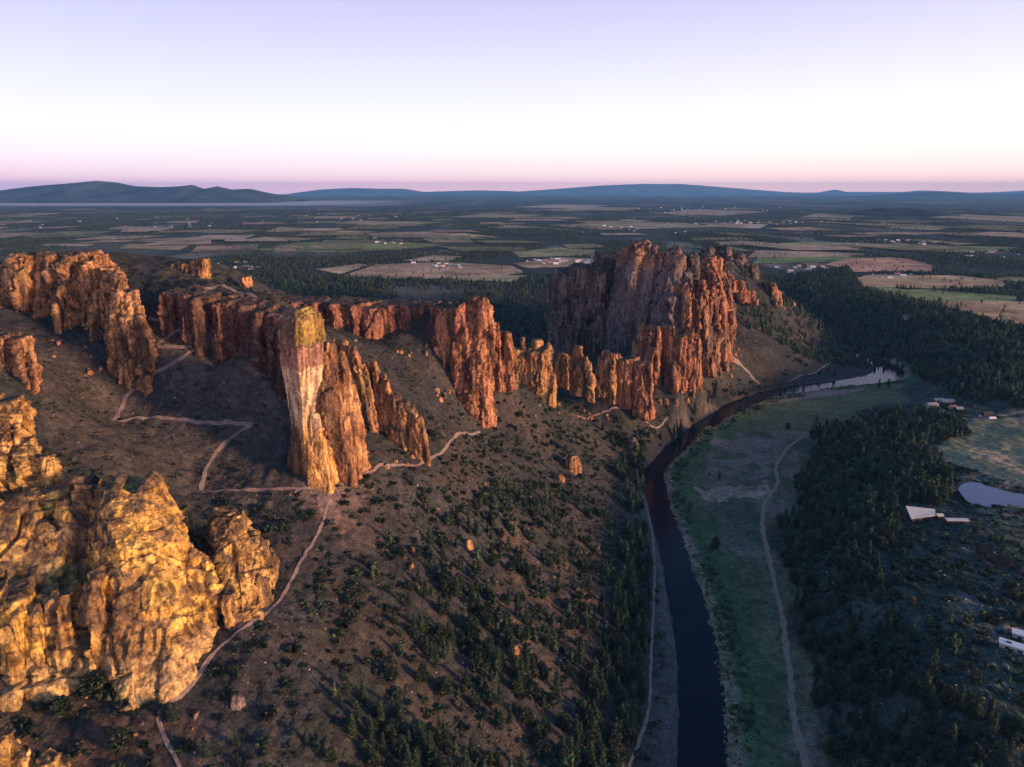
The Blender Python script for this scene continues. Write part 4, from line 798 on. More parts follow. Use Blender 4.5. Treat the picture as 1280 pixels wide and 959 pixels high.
for name, P, dens, ps, hr in REG:
    xmin, xmax, ymin, ymax = -480, 1900, 150, 2100
    Pw = hit([p[0] for p in P], [min(p[1], 1000) for p in P]); xmin, ymin = Pw[:, :2].min(0) - 60; xmax, ymax = Pw[:, :2].max(0) + 60
    n = int((xmax - xmin) * (ymax - ymin) / 1e4 * dens)
    x = gT.uniform(xmin, xmax, n); y = gT.uniform(ymin, ymax, n); z = HT(x, y)
    u, v, d = proj(x, y, z)
    cl = fbm2(x / 26, y / 26, 3, 91)
    rd, sd = river(x, y)
    k = ~inpoly(x, y, POND) & ~inpoly(u, v, [(1122, 628), (1212, 634), (1216, 668), (1125, 672)]) & ~inpoly(u, v, [(1240, 785), (1290, 780), (1290, 850), (1240, 830)]) & inpoly(u, v, P) & (gT.uniform(0, 1, n) < np.clip(.66 + 1.0 * cl, .06, 1)) & (rd > 4)
    if name in ('mesa', 'mesa_top', 'rim'): k &= (z > 6.5)
    if name in ('bank', 'slope', 'slope_core', 'slope_low', 'bank_upper', 'high', 'foot'): k &= (sd < 0)
    if name == 'canyon': k &= rd > 15
    if name == 'bank': k &= rd > 14 - 8 * (y > 600)
    x, y, z = x[k], y[k], z[k]
    for t in TRL:                          # keep the paths clear
        for a, b in zip(t[:-1], t[1:]):
            dd = b - a; q = np.clip(((x - a[0]) * dd[0] + (y - a[1]) * dd[1]) / (dd @ dd + 1e-9), 0, 1); m_ = np.hypot(x - a[0] - q * dd[0], y - a[1] - q * dd[1]) > 3.2; x, y, z = x[m_], y[m_], z[m_]
    kp = gT.uniform(0, 1, len(x)) < ps
    h = gT.uniform(hr[0], hr[1], len(x)) * np.where(kp, 1, .62)
    for q in range(len(x)): cand.append((x[q], y[q], z[q], h[q], bool(kp[q]), name))
    print(name, len(x))
# trees seen singly in the photo
for u, v, hp, kind in [(899, 600, 13, 1), (893, 500, 26, 1), (868, 520, 18, 1), (850, 548, 26, 1), (842, 552, 22, 1), (885, 505, 14, 1), (80, 893, 24, 0), (151, 936, 28, 0), (52, 890, 14, 0), (120, 868, 30, 0), (215, 905, 34, 1), (258, 948, 34, 1), (894, 685, 14, 0),
                       (975, 494, 9, 1), (992, 491, 8, 1), (1004, 490, 8, 1), (1098, 487, 14, 1), (1110, 484, 12, 1), (1020, 536, 20, 1), (985, 536, 8, 0), (1167, 585, 26, 1), (1178, 600, 20, 0)]:
    p = hit(u, v)[0]; k = pxm(u, v, p[1]); cand.append((p[0], p[1], p[2], hp * k * 1.05, bool(kind), 'single%d' % u))
TRK = TRL
ca = np.array([(c[0], c[1], c[2], c[3]) for c in cand]); nm = np.array([c[5] for c in cand]); isp = np.array([c[4] for c in cand])
u, v, d = proj(ca[:, 0], ca[:, 1], ca[:, 2] + ca[:, 3] * .5)
vis = visible(ca[:, 0], ca[:, 1], ca[:, 2] + ca[:, 3] * .7) & (u > 0) & (u < 1280) & (v < 957)
size = np.where(vis, ca[:, 3] * FPX / d * np.where(isp, 1, 1.1), 0)
LAB = {'mesa': 'on the dark wooded slope right of the dirt road', 'mesa_top': 'among pale rocks on the mesa top, right of the wooded slope', 'bank': 'in the dense tree belt along the left bank of the river', 'slope': 'scattered on the scrubby hillside above the riverside tree belt', 'slope_core': 'in the thickest stand midway down the hillside',
       'bank_upper': 'on the left bank where the river bends below the massif', 'slope_low': 'on the lowest part of the hillside at the bottom edge', 'high': 'on the upper hillside below the trail and the rock towers', 'foot': 'below the golden rocks in the lower left', 'bowl': 'in the bare bowl with the switchback trail', 'crest': 'on the ridge crest at top left', 'massif': 'on the slope between the big massif and the river', 'meadow_edge': 'in the clump on the meadow beside the bend of the river',
       'canyon': 'in the dark woods beyond the river bend', 'rim': 'in the tree band between the meadow and the tan field', 'river_right': 'at the right edge of the water beside the meadow'}
SING = {899: 'lone dark tree in the open pinkish meadow', 894: 'dark bush beside the water on the meadow bank', 893: 'tall dark pine at the water below the big massif' , 868: 'dark pine left of the tall waterside pine', 850: 'large dark pine where the river narrows', 842: 'second dark pine leaning on the large one where the river narrows', 885: 'small pine just left of the tall waterside pine',
        80: 'round dark juniper at the foot of the huge golden face', 151: 'bushy juniper standing alone on bare ground in the lower left', 52: 'small juniper beside the short path below the golden face', 120: 'dark juniper touching the base of the huge golden face', 215: 'dark pine beside the lower trail bend', 258: 'dark pine right of the lower trail at the bottom edge',
        975: 'tiny pine first in the row on the pale river bar', 992: 'tiny pine second in the row on the pale river bar', 1004: 'tiny pine third in the row on the pale river bar', 1098: 'dark pine on the grass beside the bright bend', 1110: 'pine nearest the bright bend of the river', 1020: 'large dark pine at the head of the dirt road', 985: 'low round bush at the head of the dirt road', 1167: 'tallest pine left of the bluish pond', 1178: 'round dark tree at the left end of the bluish pond'}
ind = np.zeros(len(ca), bool)
for flag in (True, False):
    w = np.where((isp == flag))[0]; w = w[np.argsort(-size[w])][:285]; ind[w[size[w] > 0]] = True
ind |= np.array([s.startswith('single') for s in nm])
gI = np.random.default_rng(5)
first = {}
for i in np.where(ind)[0]:
    kd = 'pine' if isp[i] else 'juniper'; s = int(gI.integers(0, 6))
    o = bpy.data.objects.new(kd + '_tree', None); COL.objects.link(o)
    o.location = (ca[i, 0], ca[i, 1], ca[i, 2] - .2); hh = ca[i, 3]; o.scale = (hh * gI.uniform(.85, 1.2), hh * gI.uniform(.85, 1.2), hh); o.rotation_euler = (0, 0, gI.uniform(0, 6.28))
    tm, cm = TREE[kd][s]
    link('trunk', tm, o); link('crown', cm, o)
    o['category'] = 'tree'
    if nm[i].startswith('single'):
        k = int(nm[i][6:]); o['label'] = SING.get(k, 'small round bush at the river edge of the meadow')
    else:
        o['group'] = ('pines ' if isp[i] else 'junipers ') + LAB[nm[i]]
        o['label'] = ('slender dark pine ' if isp[i] else 'bushy dark juniper ') + LAB[nm[i]]
print('individual trees', ind.sum(), 'rest', (~ind).sum())

# the rest of the woods: one mesh per wood
def scatter(name, protos, X, Y, Z, SX, SZ, m, sink=.2, seed=1, tint=None):
    g = np.random.default_rng(seed); n = len(X); which = g.integers(0, len(protos), n); a = g.uniform(0, 6.28, n)
    Vs, Fs, Cs, o = [], [], [], 0
    for p, (pv, pf, pc) in enumerate(protos):
        k = np.where(which == p)[0]
        if not len(k): continue
        ca_, sa_ = np.cos(a[k])[:, None], np.sin(a[k])[:, None]
        x = X[k][:, None] + (pv[:, 0] * ca_ - pv[:, 1] * sa_) * SX[k][:, None]; y = Y[k][:, None] + (pv[:, 0] * sa_ + pv[:, 1] * ca_) * SX[k][:, None]; z = Z[k][:, None] - sink + pv[:, 2] * SZ[k][:, None]
        Vs.append(np.stack([x, y, z], -1).reshape(-1, 3)); Fs.append((pf[None] + (np.arange(len(k)) * len(pv))[:, None, None]).reshape(-1, pf.shape[1]) + o); o += len(k) * len(pv)
        cc = pc[None] * g.uniform(.5, 1.7, (len(k), 1, 1)) * (1 + g.uniform(0, .35, (len(k), 1, 1)) * np.array((1.0, .7, 0.))) * (1 + g.normal(0, .07, (len(k), 1, 3)))
        Cs.append(np.clip(cc, .003, 1).reshape(-1, 3))
    return link(name, new_mesh(name, np.vstack(Vs), np.vstack(Fs), [m], False, np.vstack(Cs)), kind='stuff')
def protos(kind, n, count, r):
    out = []
    for s in range(count):
        V, Fx, cc = crown_arrays(kind, 1., r, n, 700 + s)
        k = 8; an = np.arange(k) * 2 * math.pi / k                 # an inner body so the crown is not see-through
        rr = r * .62 * (1 + .25 * np.sin(an * 3 + s))
        bv = np.vstack([np.stack([rr * np.cos(an), rr * np.sin(an), np.full(k, .12 if kind == 'pine' else .3)], -1), np.stack([rr * .45 * np.cos(an), rr * .45 * np.sin(an), np.full(k, .6)], -1), [[0, 0, .93 if kind == 'pine' else .8]], [[0, 0, 0]]])
        bf = []
        for q in range(k):
            q2 = (q + 1) % k; bf += [[q, q2, k + q2], [q, k + q2, k + q], [k + q, k + q2, 2 * k], [q2, q, 2 * k + 1]]
        bc = np.tile(np.array((.03, .045, .028)), (len(bv), 1))
        out.append((np.vstack([V, bv]), np.vstack([Fx, np.array(bf) + len(V)]), np.vstack([cc, bc])))
    return out
rest = ~ind
for flag, kd, r in ((True, 'pine', .21), (False, 'juniper', .36)):
    k = rest & (isp == flag)
    h = ca[k, 3]
    scatter(kd + '_woods', protos(kd, 90, 6, r), ca[k, 0], ca[k, 1], ca[k, 2], h, h, M_LEAF, seed=31)
# plain: woods that read as a mass
gP = np.random.default_rng(3)
def plain_trees(n, y0, y1, xs, hr, nleaf, name, dens, seed, bias=0.):
    yy = np.sqrt(gP.uniform(y0**2, y1**2, n)); xx = gP.uniform(-xs, xs, n) * yy
    f1 = fbm2(xx / 260, yy / 420, 4, 81); k = gP.uniform(0, 1, n) < np.clip(bias + dens * f1, .015, 1)
    thin = gP.uniform(0, 1, n) < .025
    for q_, W in enumerate(field_polys): k &= ~(inpoly(xx, yy, W) & ~(thin if q_ < 37 else gP.uniform(0, 1, n) < .3))
    xx, yy = xx[k], yy[k]; h = gP.uniform(*hr, len(xx)); zz = HT(xx, yy)
    vs = visible(xx, yy, zz + h, 14); xx, yy, zz, h = xx[vs], yy[vs], zz[vs], h[vs]
    print(name, len(xx))
    scatter(name, protos('pine', nleaf, 4, .26), xx, yy, zz, h, h, M_LEAF, seed=seed)
plain_trees(34000, 1150, 2100, .86, (7, 15), 14, 'pine_woods', 1.4, 41, .66)
plain_trees(90000, 2050, 4200, .84, (6, 14), 6, 'pine_woods', 2.4, 43, .34)
plain_trees(110000, 4200, 9500, .82, (8, 20), 2, 'pine_woods', 2.6, 45, .32)

# ------------------------------------------------------------------ sagebrush and loose stones
def blob(n, seed, flat=.7, rough=.35):
    g = np.random.default_rng(seed); V = []
    for i in range(n):
        t = math.acos(1 - 2 * (i + .5) / n); p = math.pi * (1 + 5**.5) * i
        V.append((math.sin(t) * math.cos(p), math.sin(t) * math.sin(p), math.cos(t) * flat))
    V = np.array(V) * (1 + g.uniform(-rough, rough, n))[:, None]
    import bmesh
    bm = bmesh.new(); [bm.verts.new(v) for v in V]; bmesh.ops.convex_hull(bm, input=bm.verts); bm.verts.index_update(); bmesh.ops.triangulate(bm, faces=bm.faces)
    vs = [v for v in bm.verts]; ix = {v: i for i, v in enumerate(vs)}
    a = np.array([v.co[:] for v in vs]); f = np.array([[ix[v] for v in q.verts] for q in bm.faces]); bm.free(); return a, f
def ground_scatter(name, n, box, keep, smin, smax, prot, m, seed, sz=.7, thr=-.1):
    g = np.random.default_rng(seed)
    if box is None:
        q = g.uniform(14, 84, n); i0 = q.astype(int); t_ = q - i0; A_ = RC[i0]; B_ = RC[i0 + 1]; dd_ = B_ - A_; L_ = np.hypot(dd_[:, 0], dd_[:, 1]) + 1e-9; w_ = A_[:, 2] + g.uniform(0, 24, n)
        x = A_[:, 0] + dd_[:, 0] * t_ + dd_[:, 1] / L_ * w_; y = A_[:, 1] + dd_[:, 1] * t_ - dd_[:, 0] / L_ * w_
    else: x = g.uniform(box[0], box[1], n); y = g.uniform(box[2], box[3], n)
    z = HT(x, y)
    rd, sd = river(x, y); cl = fbm2(x / 22, y / 22, 3, seed)
    uu_, vv_, _ = proj(x, y, z)
    k = ~inpoly(x, y, POND) & ~inpoly(uu_, vv_, FLDP) & keep(x, y, z, rd, sd) & (g.uniform(0, 1, n) < np.clip(.55 + 1.3 * cl, .05, 1))
    for t in TRK:
        for a, b in zip(t[:-1], t[1:]):
            dd = b - a; q = np.clip(((x - a[0]) * dd[0] + (y - a[1]) * dd[1]) / (dd @ dd + 1e-9), 0, 1); k &= np.hypot(x - a[0] - q * dd[0], y - a[1] - q * dd[1]) > 2
    x, y, z = x[k], y[k], z[k]; s = smin + (smax - smin) * g.uniform(0, 1, len(x))**2.2
    print(name, len(x))
    return scatter(name, prot, x, y, z, s, s * sz, m, sink=.0, seed=seed)
def cprot(n, cnt, base, seed, flat, rough):
    out = []
    for s in range(cnt):
        a, f = blob(n, seed + s, flat, rough); out.append((a, f, np.tile(np.array(base), (len(a), 1)) * (1 + .25 * (s % 3 - 1))))
    return out
def sprayp(cnt, nl, base, seed):
    out = []
    for s in range(cnt):
        V, Fx, cc = crown_arrays('juniper', 1.2, .95, nl, seed + s); out.append((V, Fx, cc / cc.mean(0) * np.array(base)))
    return out
left = lambda x, y, z, rd, sd: (sd < 0) & (rd > 10) & (z < 240) & (y - .2 * np.abs(x) < 1200)
ground_scatter('sagebrush', 52000, (-330, 420, 170, 1150), left, .45, 1.6, sprayp(5, 12, (.062, .066, .044), 500), M_SAGE, 51)
ground_scatter('shrubs', 7000, (150, 620, 240, 900), lambda x, y, z, rd, sd: (sd > 0) & (z > 9), 1.1, 2.8, sprayp(6, 26, (.042, .056, .040), 640), M_SAGE, 65, sz=.75)
ground_scatter('sagebrush', 20000, (120, 620, 240, 900), lambda x, y, z, rd, sd: (sd > 0) & (z > 8), .5, 2.0, sprayp(5, 12, (.045, .056, .040), 520), M_SAGE, 53)
ground_scatter('shrubs', 9000, (-200, 420, 170, 1000), lambda x, y, z, rd, sd: (sd < 0) & (rd > 12) & (z < 130) & (y < 900), 1.1, 2.8, sprayp(6, 26, (.045, .056, .036), 600), M_SAGE, 63, sz=.75)
ground_scatter('scree', 30000, (-330, 420, 170, 1150), left, .18, 1.0, cprot(9, 6, (.17, .125, .105), 60, .7, .3), M_ROCK, 55, sz=.8)
ground_scatter('scree', 14000, (120, 620, 240, 900), lambda x, y, z, rd, sd: (sd > 0) & (z > 14), .2, 1.2, cprot(9, 6, (.22, .22, .215), 80, .7, .3), M_ROCK, 57, sz=.8)
ground_scatter('reeds', 9000, None, lambda x, y, z, rd, sd: (sd > 0) & (rd > .5) & (rd < 11), .5, 1.5, sprayp(4, 10, (.34, .27, .18), 540), M_SAGE, 59, sz=.8)
ground_scatter('reeds', 3500, None, lambda x, y, z, rd, sd: (sd > 0) & (rd > 7) & (rd < 22), .6, 2.0, sprayp(4, 10, (.050, .085, .032), 560), M_SAGE, 61, sz=.8)

# ------------------------------------------------------------------ buildings
M_WHITE = flat_mat('white_roof', (.75, .74, .76), .5, .4, ((.5, .92, 1.05),))
M_PALE = flat_mat('pale_metal_roof', (.62, .58, .54), .5, .4, ((.4, .88, 1.08),))
M_GREYR = flat_mat('grey_roof', (.30, .31, .34)); M_REDR = flat_mat('red_roof', (.30, .10, .08)); M_WALL = flat_mat('pale_wall', (.55, .50, .46)); M_DARKW = flat_mat('dark_wall', (.09, .06, .055)); M_GLASS = flat_mat('window_glass', (.03, .035, .045), .15, .6)
def box_arrays(cx, cy, cz, sx, sy, sz):
    V = [(cx + a * sx / 2, cy + b * sy / 2, cz + c * sz) for c in (0, 1) for b in (-1, 1) for a in (-1, 1)]
    return V, [[0, 2, 3, 1], [4, 5, 7, 6], [0, 1, 5, 4], [2, 6, 7, 3], [0, 4, 6, 2], [1, 3, 7, 5]]
def merge(*ab):
    V, Fs, o = [], [], 0
    for v, f in ab: V += list(v); Fs += [[k + o for k in q] for q in f]; o += len(v)
    return V, Fs
def gable(L, W, h, rh, ov=.5):
    a = L / 2 + ov; b = W / 2 + ov; t = .25
    V = [(-a, -b, h - .2), (a, -b, h - .2), (a, 0, h + rh), (-a, 0, h + rh), (-a, b, h - .2), (a, b, h - .2)]
    V += [(x, y, z + t) for x, y, z in V]
    return V, [[0, 1, 2, 3][::-1], [3, 2, 5, 4][::-1], [6, 7, 8, 9], [9, 8, 11, 10], [0, 6, 7, 1][::-1], [4, 5, 11, 10], [0, 3, 9, 6], [3, 4, 10, 9], [1, 7, 8, 2], [2, 8, 11, 5]]
def gwall(L, W, h, rh):
    V, Fs = box_arrays(0, 0, -1, L, W, h + 1)
    o = len(V); V = V + [(-L / 2, -W / 2, h), (-L / 2, W / 2, h), (-L / 2, 0, h + rh - .1), (L / 2, -W / 2, h), (L / 2, W / 2, h), (L / 2, 0, h + rh - .1)]
    return V, Fs + [[o, o + 2, o + 1], [o + 3, o + 4, o + 5]]
def house(name, loc, rot, label, cat, L, W, h, rh, mw, mr, windows=True, group=None, chim=False):
    o = bpy.data.objects.new(name, None); COL.objects.link(o); o.location = loc; o.rotation_euler = (0, 0, rot); o['label'] = label; o['category'] = cat
    if group: o['group'] = group
    V, Fs = gwall(L, W, h, rh); link('wall', new_mesh('wall', V, Fs, [mw]), o)
    V, Fs = gable(L, W, h, rh); rf = link('roof', new_mesh('roof', V, Fs, [mr]), o)
    if chim: V, Fs = box_arrays(L * .2, W * .15, h + rh * .4, 1, 1, rh * .6 + 1.4); link('chimney', new_mesh('chimney', V, Fs, [M_DARKW]), rf)
    if windows:
        for q in (-.3, .05, .32):
            V, Fs = box_arrays(L * q, -W / 2 - .02, h * .35, L * .11, .1, h * .38); link('window', new_mesh('window', V, Fs, [M_GLASS]), o)
        V, Fs = box_arrays(L * -.12, -W / 2 - .02, 0, 1.2, .12, 2.2); link('door', new_mesh('door', V, Fs, [M_DARKW]), o)
    return o
# kite-roofed house on the mesa
def kite_house():
    o = bpy.data.objects.new('house', None); COL.objects.link(o)
    P = [hit(u, v)[0] for u, v in ((1133, 636), (1168, 638), (1168, 643), (1140, 650))]
    z0 = max(p[2] for p in P) + 1.; c = np.mean(P, 0); o.location = (c[0], c[1], z0 - 1)
    o['label'] = 'low house with a pale kite shaped roof on the wooded mesa'; o['category'] = 'house'
    zt = [7.0, 4.6, 4.2, 4.4]
    Q = [np.array(atz(u, v, z0 - 1 + h)) - (c[0], c[1], z0 - 1) for (u, v), h in zip(((1132, 633), (1169, 637), (1169, 645), (1139, 649)), zt)]
    T = [q + (0, 0, .4) for q in Q]
    link('roof', new_mesh('roof', np.array(Q + T), [[0, 1, 2, 3], [7, 6, 5, 4], [0, 4, 5, 1], [1, 5, 6, 2], [2, 6, 7, 3], [3, 7, 4, 0]], [M_PALE]), o)
    cen = np.mean(Q, 0); B = [cen + (q - cen) * .86 for q in Q]
    Wv = [(b[0], b[1], -2) for b in B] + [(b[0], b[1], q[2] - .05) for b, q in zip(B, Q)]
    link('wall', new_mesh('wall', np.array(Wv), [[3, 2, 1, 0], [4, 5, 6, 7], [0, 1, 5, 4], [1, 2, 6, 5], [2, 3, 7, 6], [3, 0, 4, 7]], [M_DARKW]), o)
    a, b = np.array(Wv[3]), np.array(Wv[2])
    for t in (.25, .6):
        m_ = a + (b - a) * t; V, Fs = box_arrays(m_[0], m_[1] - .3, 1.2, 3.2, .2, 1.5); link('window', new_mesh('window', V, Fs, [M_GLASS]), o)
kite_house()
p = hit(1173, 648)[0]; house('annex', (p[0], p[1], p[2]), .1, 'small red sided annex at the right corner of the kite roofed house', 'annex', 5, 4, 3.2, 1., M_REDR, M_PALE, False)
p = hit(1192, 653)[0]; house('shed', (p[0] + 2, p[1], p[2]), -.05, 'long narrow white roofed shed right of the kite roofed house', 'shed', 17, 4.5, 2.6, .6, M_DARKW, M_PALE, False)
# white flat-roofed pair at the right edge
def flat_house(u, v, L, W, rot, label, hatch):
    p = hit(u, v)[0]; o = bpy.data.objects.new('flat_roofed_house', None); COL.objects.link(o); o.location = (p[0], p[1], p[2] + .3); o.rotation_euler = (0, 0, rot); o['label'] = label; o['category'] = 'house'
    V, Fs = box_arrays(0, 0, -2.5, L, W, 5.7); link('wall', new_mesh('wall', V, Fs, [M_WALL]), o)
    V, Fs = box_arrays(0, 0, 3.2, L + 1, W + 1, .45); rf = link('roof', new_mesh('roof', V, Fs, [M_WHITE]), o)
    if hatch: V, Fs = box_arrays(-L * .28, 0, 3.65, 2.4, 1.7, .35); link('skylight', new_mesh('skylight', V, Fs, [M_GLASS]), rf)
    for q in (-.3, 0, .3):
        V, Fs = box_arrays(L * q, -W / 2 - .03, .6, 2.2, .12, 1.6); link('window', new_mesh('window', V, Fs, [M_GLASS]), o)
flat_house(1274, 815, 19, 5.2, -.62, 'white flat roofed house with a dark skylight at the right edge', True)
flat_house(1288, 802, 18, 5.5, -.62, 'second white flat roofed house behind the one with the skylight', False)
# farmstead
for u, v, L, W, h, mr, mw, rot, lab in [(1164, 508, 15, 8, 3.5, M_GREYR, M_WALL, .2, 'blue grey roofed farm building, leftmost of the farmyard'), (1172, 503, 13, 8, 4, M_PALE, M_REDR, .2, 'reddish walled barn with pale roof in the farmyard'), (1183, 504, 16, 9, 4.2, M_GREYR, M_WALL, -.1, 'largest grey roofed shed at the top of the farmyard'),
                                       (1190, 511, 10, 6, 3, M_REDR, M_WALL, .4, 'small red roofed shed in the farmyard'), (1198, 513, 9, 6, 3, M_GREYR, M_DARKW, .1, 'small dark shed at the right end of the farmyard'), (1234, 519, 12, 6, 3, M_DARKW, M_DARKW, .0, 'dark shed beside the pale farm lane')]:
    p = hit(u, v)[0]; house('farm_building', tuple(p), rot, lab, 'farm building', L, W, h, 1.8, mw, mr, True)
# parked vehicles in the yard
def vehicle(u, v, L, W, H, m, label, rot, truck=False):
    p = hit(u, v)[0]; o = bpy.data.objects.new('parked_car' if not truck else 'trailer', None); COL.objects.link(o); o.location = tuple(p); o.rotation_euler = (0, 0, rot); o['label'] = label; o['category'] = 'trailer' if truck else 'car'
    if truck: V, Fs = box_arrays(0, 0, .7, L, W, H)
    else:
        V, Fs = merge(box_arrays(0, 0, .35, L, W, .65), ([(-L * .3, -W * .45, 1), (L * .22, -W * .45, 1), (L * .22, W * .45, 1), (-L * .3, W * .45, 1), (-L * .2, -W * .38, 1.55), (L * .1, -W * .38, 1.55), (L * .1, W * .38, 1.55), (-L * .2, W * .38, 1.55)], [[4, 5, 6, 7], [0, 1, 5, 4], [1, 2, 6, 5], [2, 3, 7, 6], [3, 0, 4, 7]]))
    link('body', new_mesh('body', V, Fs, [m]), o)
    for sx in (-.3, .3):
        for sy in (-.5, .5):
            n = 10; V = [(L * sx + .34 * math.cos(6.283 * k / n), W * sy + t, .34 + .34 * math.sin(6.283 * k / n)) for t in (-.12, .12) for k in range(n)]
            link('wheel', new_mesh('wheel', V, [list(range(n)), list(range(n, 2 * n))[::-1]] + [[k, (k + 1) % n, n + (k + 1) % n, n + k][::-1] for k in range(n)], [M_DARKW]), o)
vehicle(1240, 524, 9, 2.6, 2.4, M_WHITE, 'long white trailer parked beside the farm lane', .1, True)
vehicle(1225, 521, 4.6, 1.9, 1, M_WHITE, 'white car parked left of the long white trailer', .3)
vehicle(1180, 514, 4.6, 1.9, 1, M_WHITE, 'white car parked inside the farmyard', .7)
p = hit(1136, 399)[0]; house('farmhouse', tuple(p), .1, 'pale farmhouse with red roof alone in the dark canyon woods', 'house', 22, 12, 6, 4, M_WALL, M_REDR, True, chim=True)
p = hit(1140, 402)[0]; house('cottage', (p[0] + 8, p[1] - 12, p[2]), .4, 'small pale cottage in front of the red roofed farmhouse', 'house', 12, 8, 4, 2, M_WALL, M_WALL, True)
# houses and barns of the plain: one mesh each, four kinds
HP = []
for k, (mw, mr) in enumerate(((M_WALL, M_WHITE), (M_WALL, M_PALE), (M_REDR, M_GREYR), (M_WALL, M_REDR))):
    V, Fs = gwall(1, .55, .22, .16); n1 = len(Fs); Vr, Fr = gable(1, .55, .22, .16, .03); Vr = [(x, y, z if i < 6 else z - .22) for i, (x, y, z) in enumerate(Vr)]
    V2, F2 = merge((V, Fs), (Vr, Fr)); V2 = [(x, y, max(z, -.1)) for x, y, z in V2]
    HP.append(new_mesh('plain_house', V2, F2, [mw, mr], mi=[0] * n1 + [1] * len(Fr)))
PLACE = [('in the hamlet beyond the ridge cliffs', 555, 333, 26, 5, 12), ('by the large tan field in the middle distance', 690, 328, 30, 6, 14), ('beside the long green field on the left plain', 480, 304, 25, 4, 9), ('on the left plain above the summit cliffs', 300, 335, 30, 6, 8), ('near the fields left of the massif', 735, 327, 14, 4, 9),
         ('around the farms right of the massif', 1000, 337, 45, 8, 10), ('in the village on the right plain', 1110, 303, 60, 5, 22), ('near the pale pond on the right plain', 1110, 346, 50, 4, 8), ('in the distant town right of centre', 970, 279, 90, 5, 24), ('in the far town on the horizon', 880, 262, 120, 5, 22), ('on the far left plain', 180, 281, 150, 8, 14), ('on the plain behind the ridge in the centre', 420, 271, 130, 6, 12), ('at the right edge of the plain', 1240, 318, 40, 8, 10), ('in the plain above the massif', 800, 285, 70, 6, 12)]
gH = np.random.default_rng(21)
ADJ = ['small white roofed house ', 'small pale roofed house ', 'reddish barn with grey roof ', 'small red roofed house ']
for pl, u, v, du, dv, n in PLACE:
    for k in range(int(n * 1.6)):
        uu, vv = u + gH.normal(0, du * .5), v + gH.normal(0, dv * .5)
        vv = max(vv, 256); x, y, z = atz(uu, vv, 52.)
        if y < 1950: continue
        t = int(gH.choice(4, p=[.4, .3, .15, .15])); s = gH.uniform(9, 16) * (1 + y / 11000)
        o = link('house' if t != 2 else 'barn', HP[t], label=ADJ[t] + pl, category='house' if t != 2 else 'barn', group=('houses ' if t != 2 else 'barns ') + pl)
        o.location = (x, y, float(HT([x], [y])[0])); o.scale = (s, s, s * gH.uniform(.8, 1.1)); o.rotation_euler = (0, 0, gH.uniform(-.4, .4) + (1.57 if gH.uniform() < .3 else 0))

# ------------------------------------------------------------------ air, light, world
SUN_EL, SUN_AZ = R(7.0), R(68)           # sun behind the camera, to the right
sd_ = Vector((math.sin(SUN_AZ) * math.cos(SUN_EL), -math.cos(SUN_AZ) * math.cos(SUN_EL), math.sin(SUN_EL)))
sl = bpy.data.lights.new('sun', 'SUN'); sl.energy = 4.9; sl.angle = R(6.0); sl.color = (1.0, .61, .35)
so = bpy.data.objects.new('sun', sl); COL.objects.link(so); so.rotation_euler = sd_.to_track_quat('Z', 'Y').to_euler()

m = bpy.data.materials.new('haze_air'); m.use_nodes = True; nd, lk = m.node_tree.nodes, m.node_tree.links; nd.clear()
out = N(nd, 'ShaderNodeOutputMaterial'); pv = N(nd, 'ShaderNodeVolumePrincipled'); pv.inputs['Density'].default_value = 2.0e-5; pv.inputs['Color'].default_value = (.20, .50, .98, 1); pv.inputs['Anisotropy'].default_value = .0
lk.new(pv.outputs[0], out.inputs['Volume'])
V, Fs = box_arrays(0, 29700, -6, 124000, 61000, 930)
ho = link('haze', new_mesh('haze', V, Fs, [m]), kind='stuff')

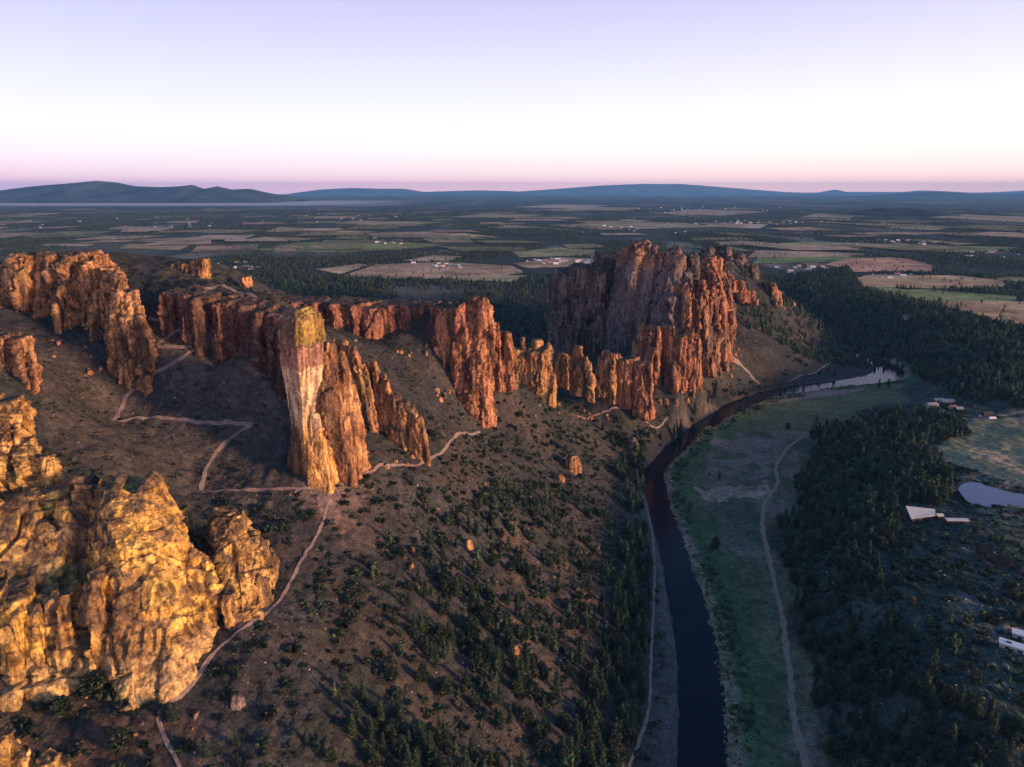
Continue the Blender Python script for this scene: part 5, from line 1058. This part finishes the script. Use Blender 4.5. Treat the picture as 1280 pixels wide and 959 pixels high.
w = bpy.data.worlds.new('World'); S.world = w; w.use_nodes = True; nd, lk = w.node_tree.nodes, w.node_tree.links; nd.clear()
out = N(nd, 'ShaderNodeOutputWorld'); bg = N(nd, 'ShaderNodeBackground'); bg2 = N(nd, 'ShaderNodeBackground'); add = N(nd, 'ShaderNodeAddShader')
tc = N(nd, 'ShaderNodeTexCoord'); sx = N(nd, 'ShaderNodeSeparateXYZ'); lk.new(tc.outputs['Generated'], sx.inputs[0])
def s2l(c): return tuple((x / 12.92 if x <= .04045 else ((x + .055) / 1.055)**2.4) for x in [k / 255 for k in c])
def ramp(stops):
    mr = N(nd, 'ShaderNodeMapRange'); mr.inputs[1].default_value = 0; mr.inputs[2].default_value = .5; lk.new(sx.outputs['Z'], mr.inputs[0])
    r = N(nd, 'ShaderNodeValToRGB'); lk.new(mr.outputs[0], r.inputs[0]); e = r.color_ramp.elements
    while len(e) < len(stops): e.new(.5)
    for k, (p, c) in enumerate(stops): e[k].position = p / .5; e[k].color = (*c, 1)
    return r.outputs[0]
L1 = ramp([(0, (1.45, .80, .98)), (.008, (1.35, .76, .92)), (.026, (1.08, .80, .88)), (.05, (.95, .85, .90)), (.075, (.87, .86, .89)), (.12, (.74, .74, .84)), (.18, (.60, .595, .80)), (.235, (.49, .475, .75)), (.34, s2l((120, 140, 195))), (.5, s2l((64, 104, 152)))])
L2 = ramp([(0, (1.75, .95, .86)), (.008, (1.6, .92, .82)), (.026, (1.2, .90, .80)), (.05, (1.05, .92, .85)), (.075, (.95, .92, .90)), (.12, (.82, .81, .86)), (.18, (.67, .65, .81)), (.235, (.55, .52, .76)), (.34, s2l((122, 140, 195))), (.5, s2l((64, 104, 152)))])
mx = N(nd, 'ShaderNodeMapRange'); mx.inputs[1].default_value = -.45; mx.inputs[2].default_value = .5; lk.new(sx.outputs['X'], mx.inputs[0])
lk.new(mixc(nd, lk, 'MIX', mx.outputs[0], L1, L2), bg.inputs[0]); bg.inputs[1].default_value = 1.05
sky = N(nd, 'ShaderNodeTexSky', sky_type='NISHITA'); sky.sun_disc = False; sky.sun_elevation = SUN_EL; sky.sun_rotation = math.pi - SUN_AZ
lk.new(sky.outputs[0], bg2.inputs[0]); bg2.inputs[1].default_value = .012
lk.new(bg.outputs[0], add.inputs[0]); lk.new(bg2.outputs[0], add.inputs[1]); lk.new(add.outputs[0], out.inputs[0])

S.view_settings.view_transform = 'Standard'; S.view_settings.look = 'None'; S.view_settings.exposure = .27; S.view_settings.gamma = 1
cy = S.cycles; cy.use_denoising = True; cy.max_bounces = 4; cy.diffuse_bounces = 2; cy.glossy_bounces = 2; cy.volume_bounces = 0; cy.transparent_max_bounces = 4
try: cy.denoiser = 'OPENIMAGEDENOISE'
except Exception: pass
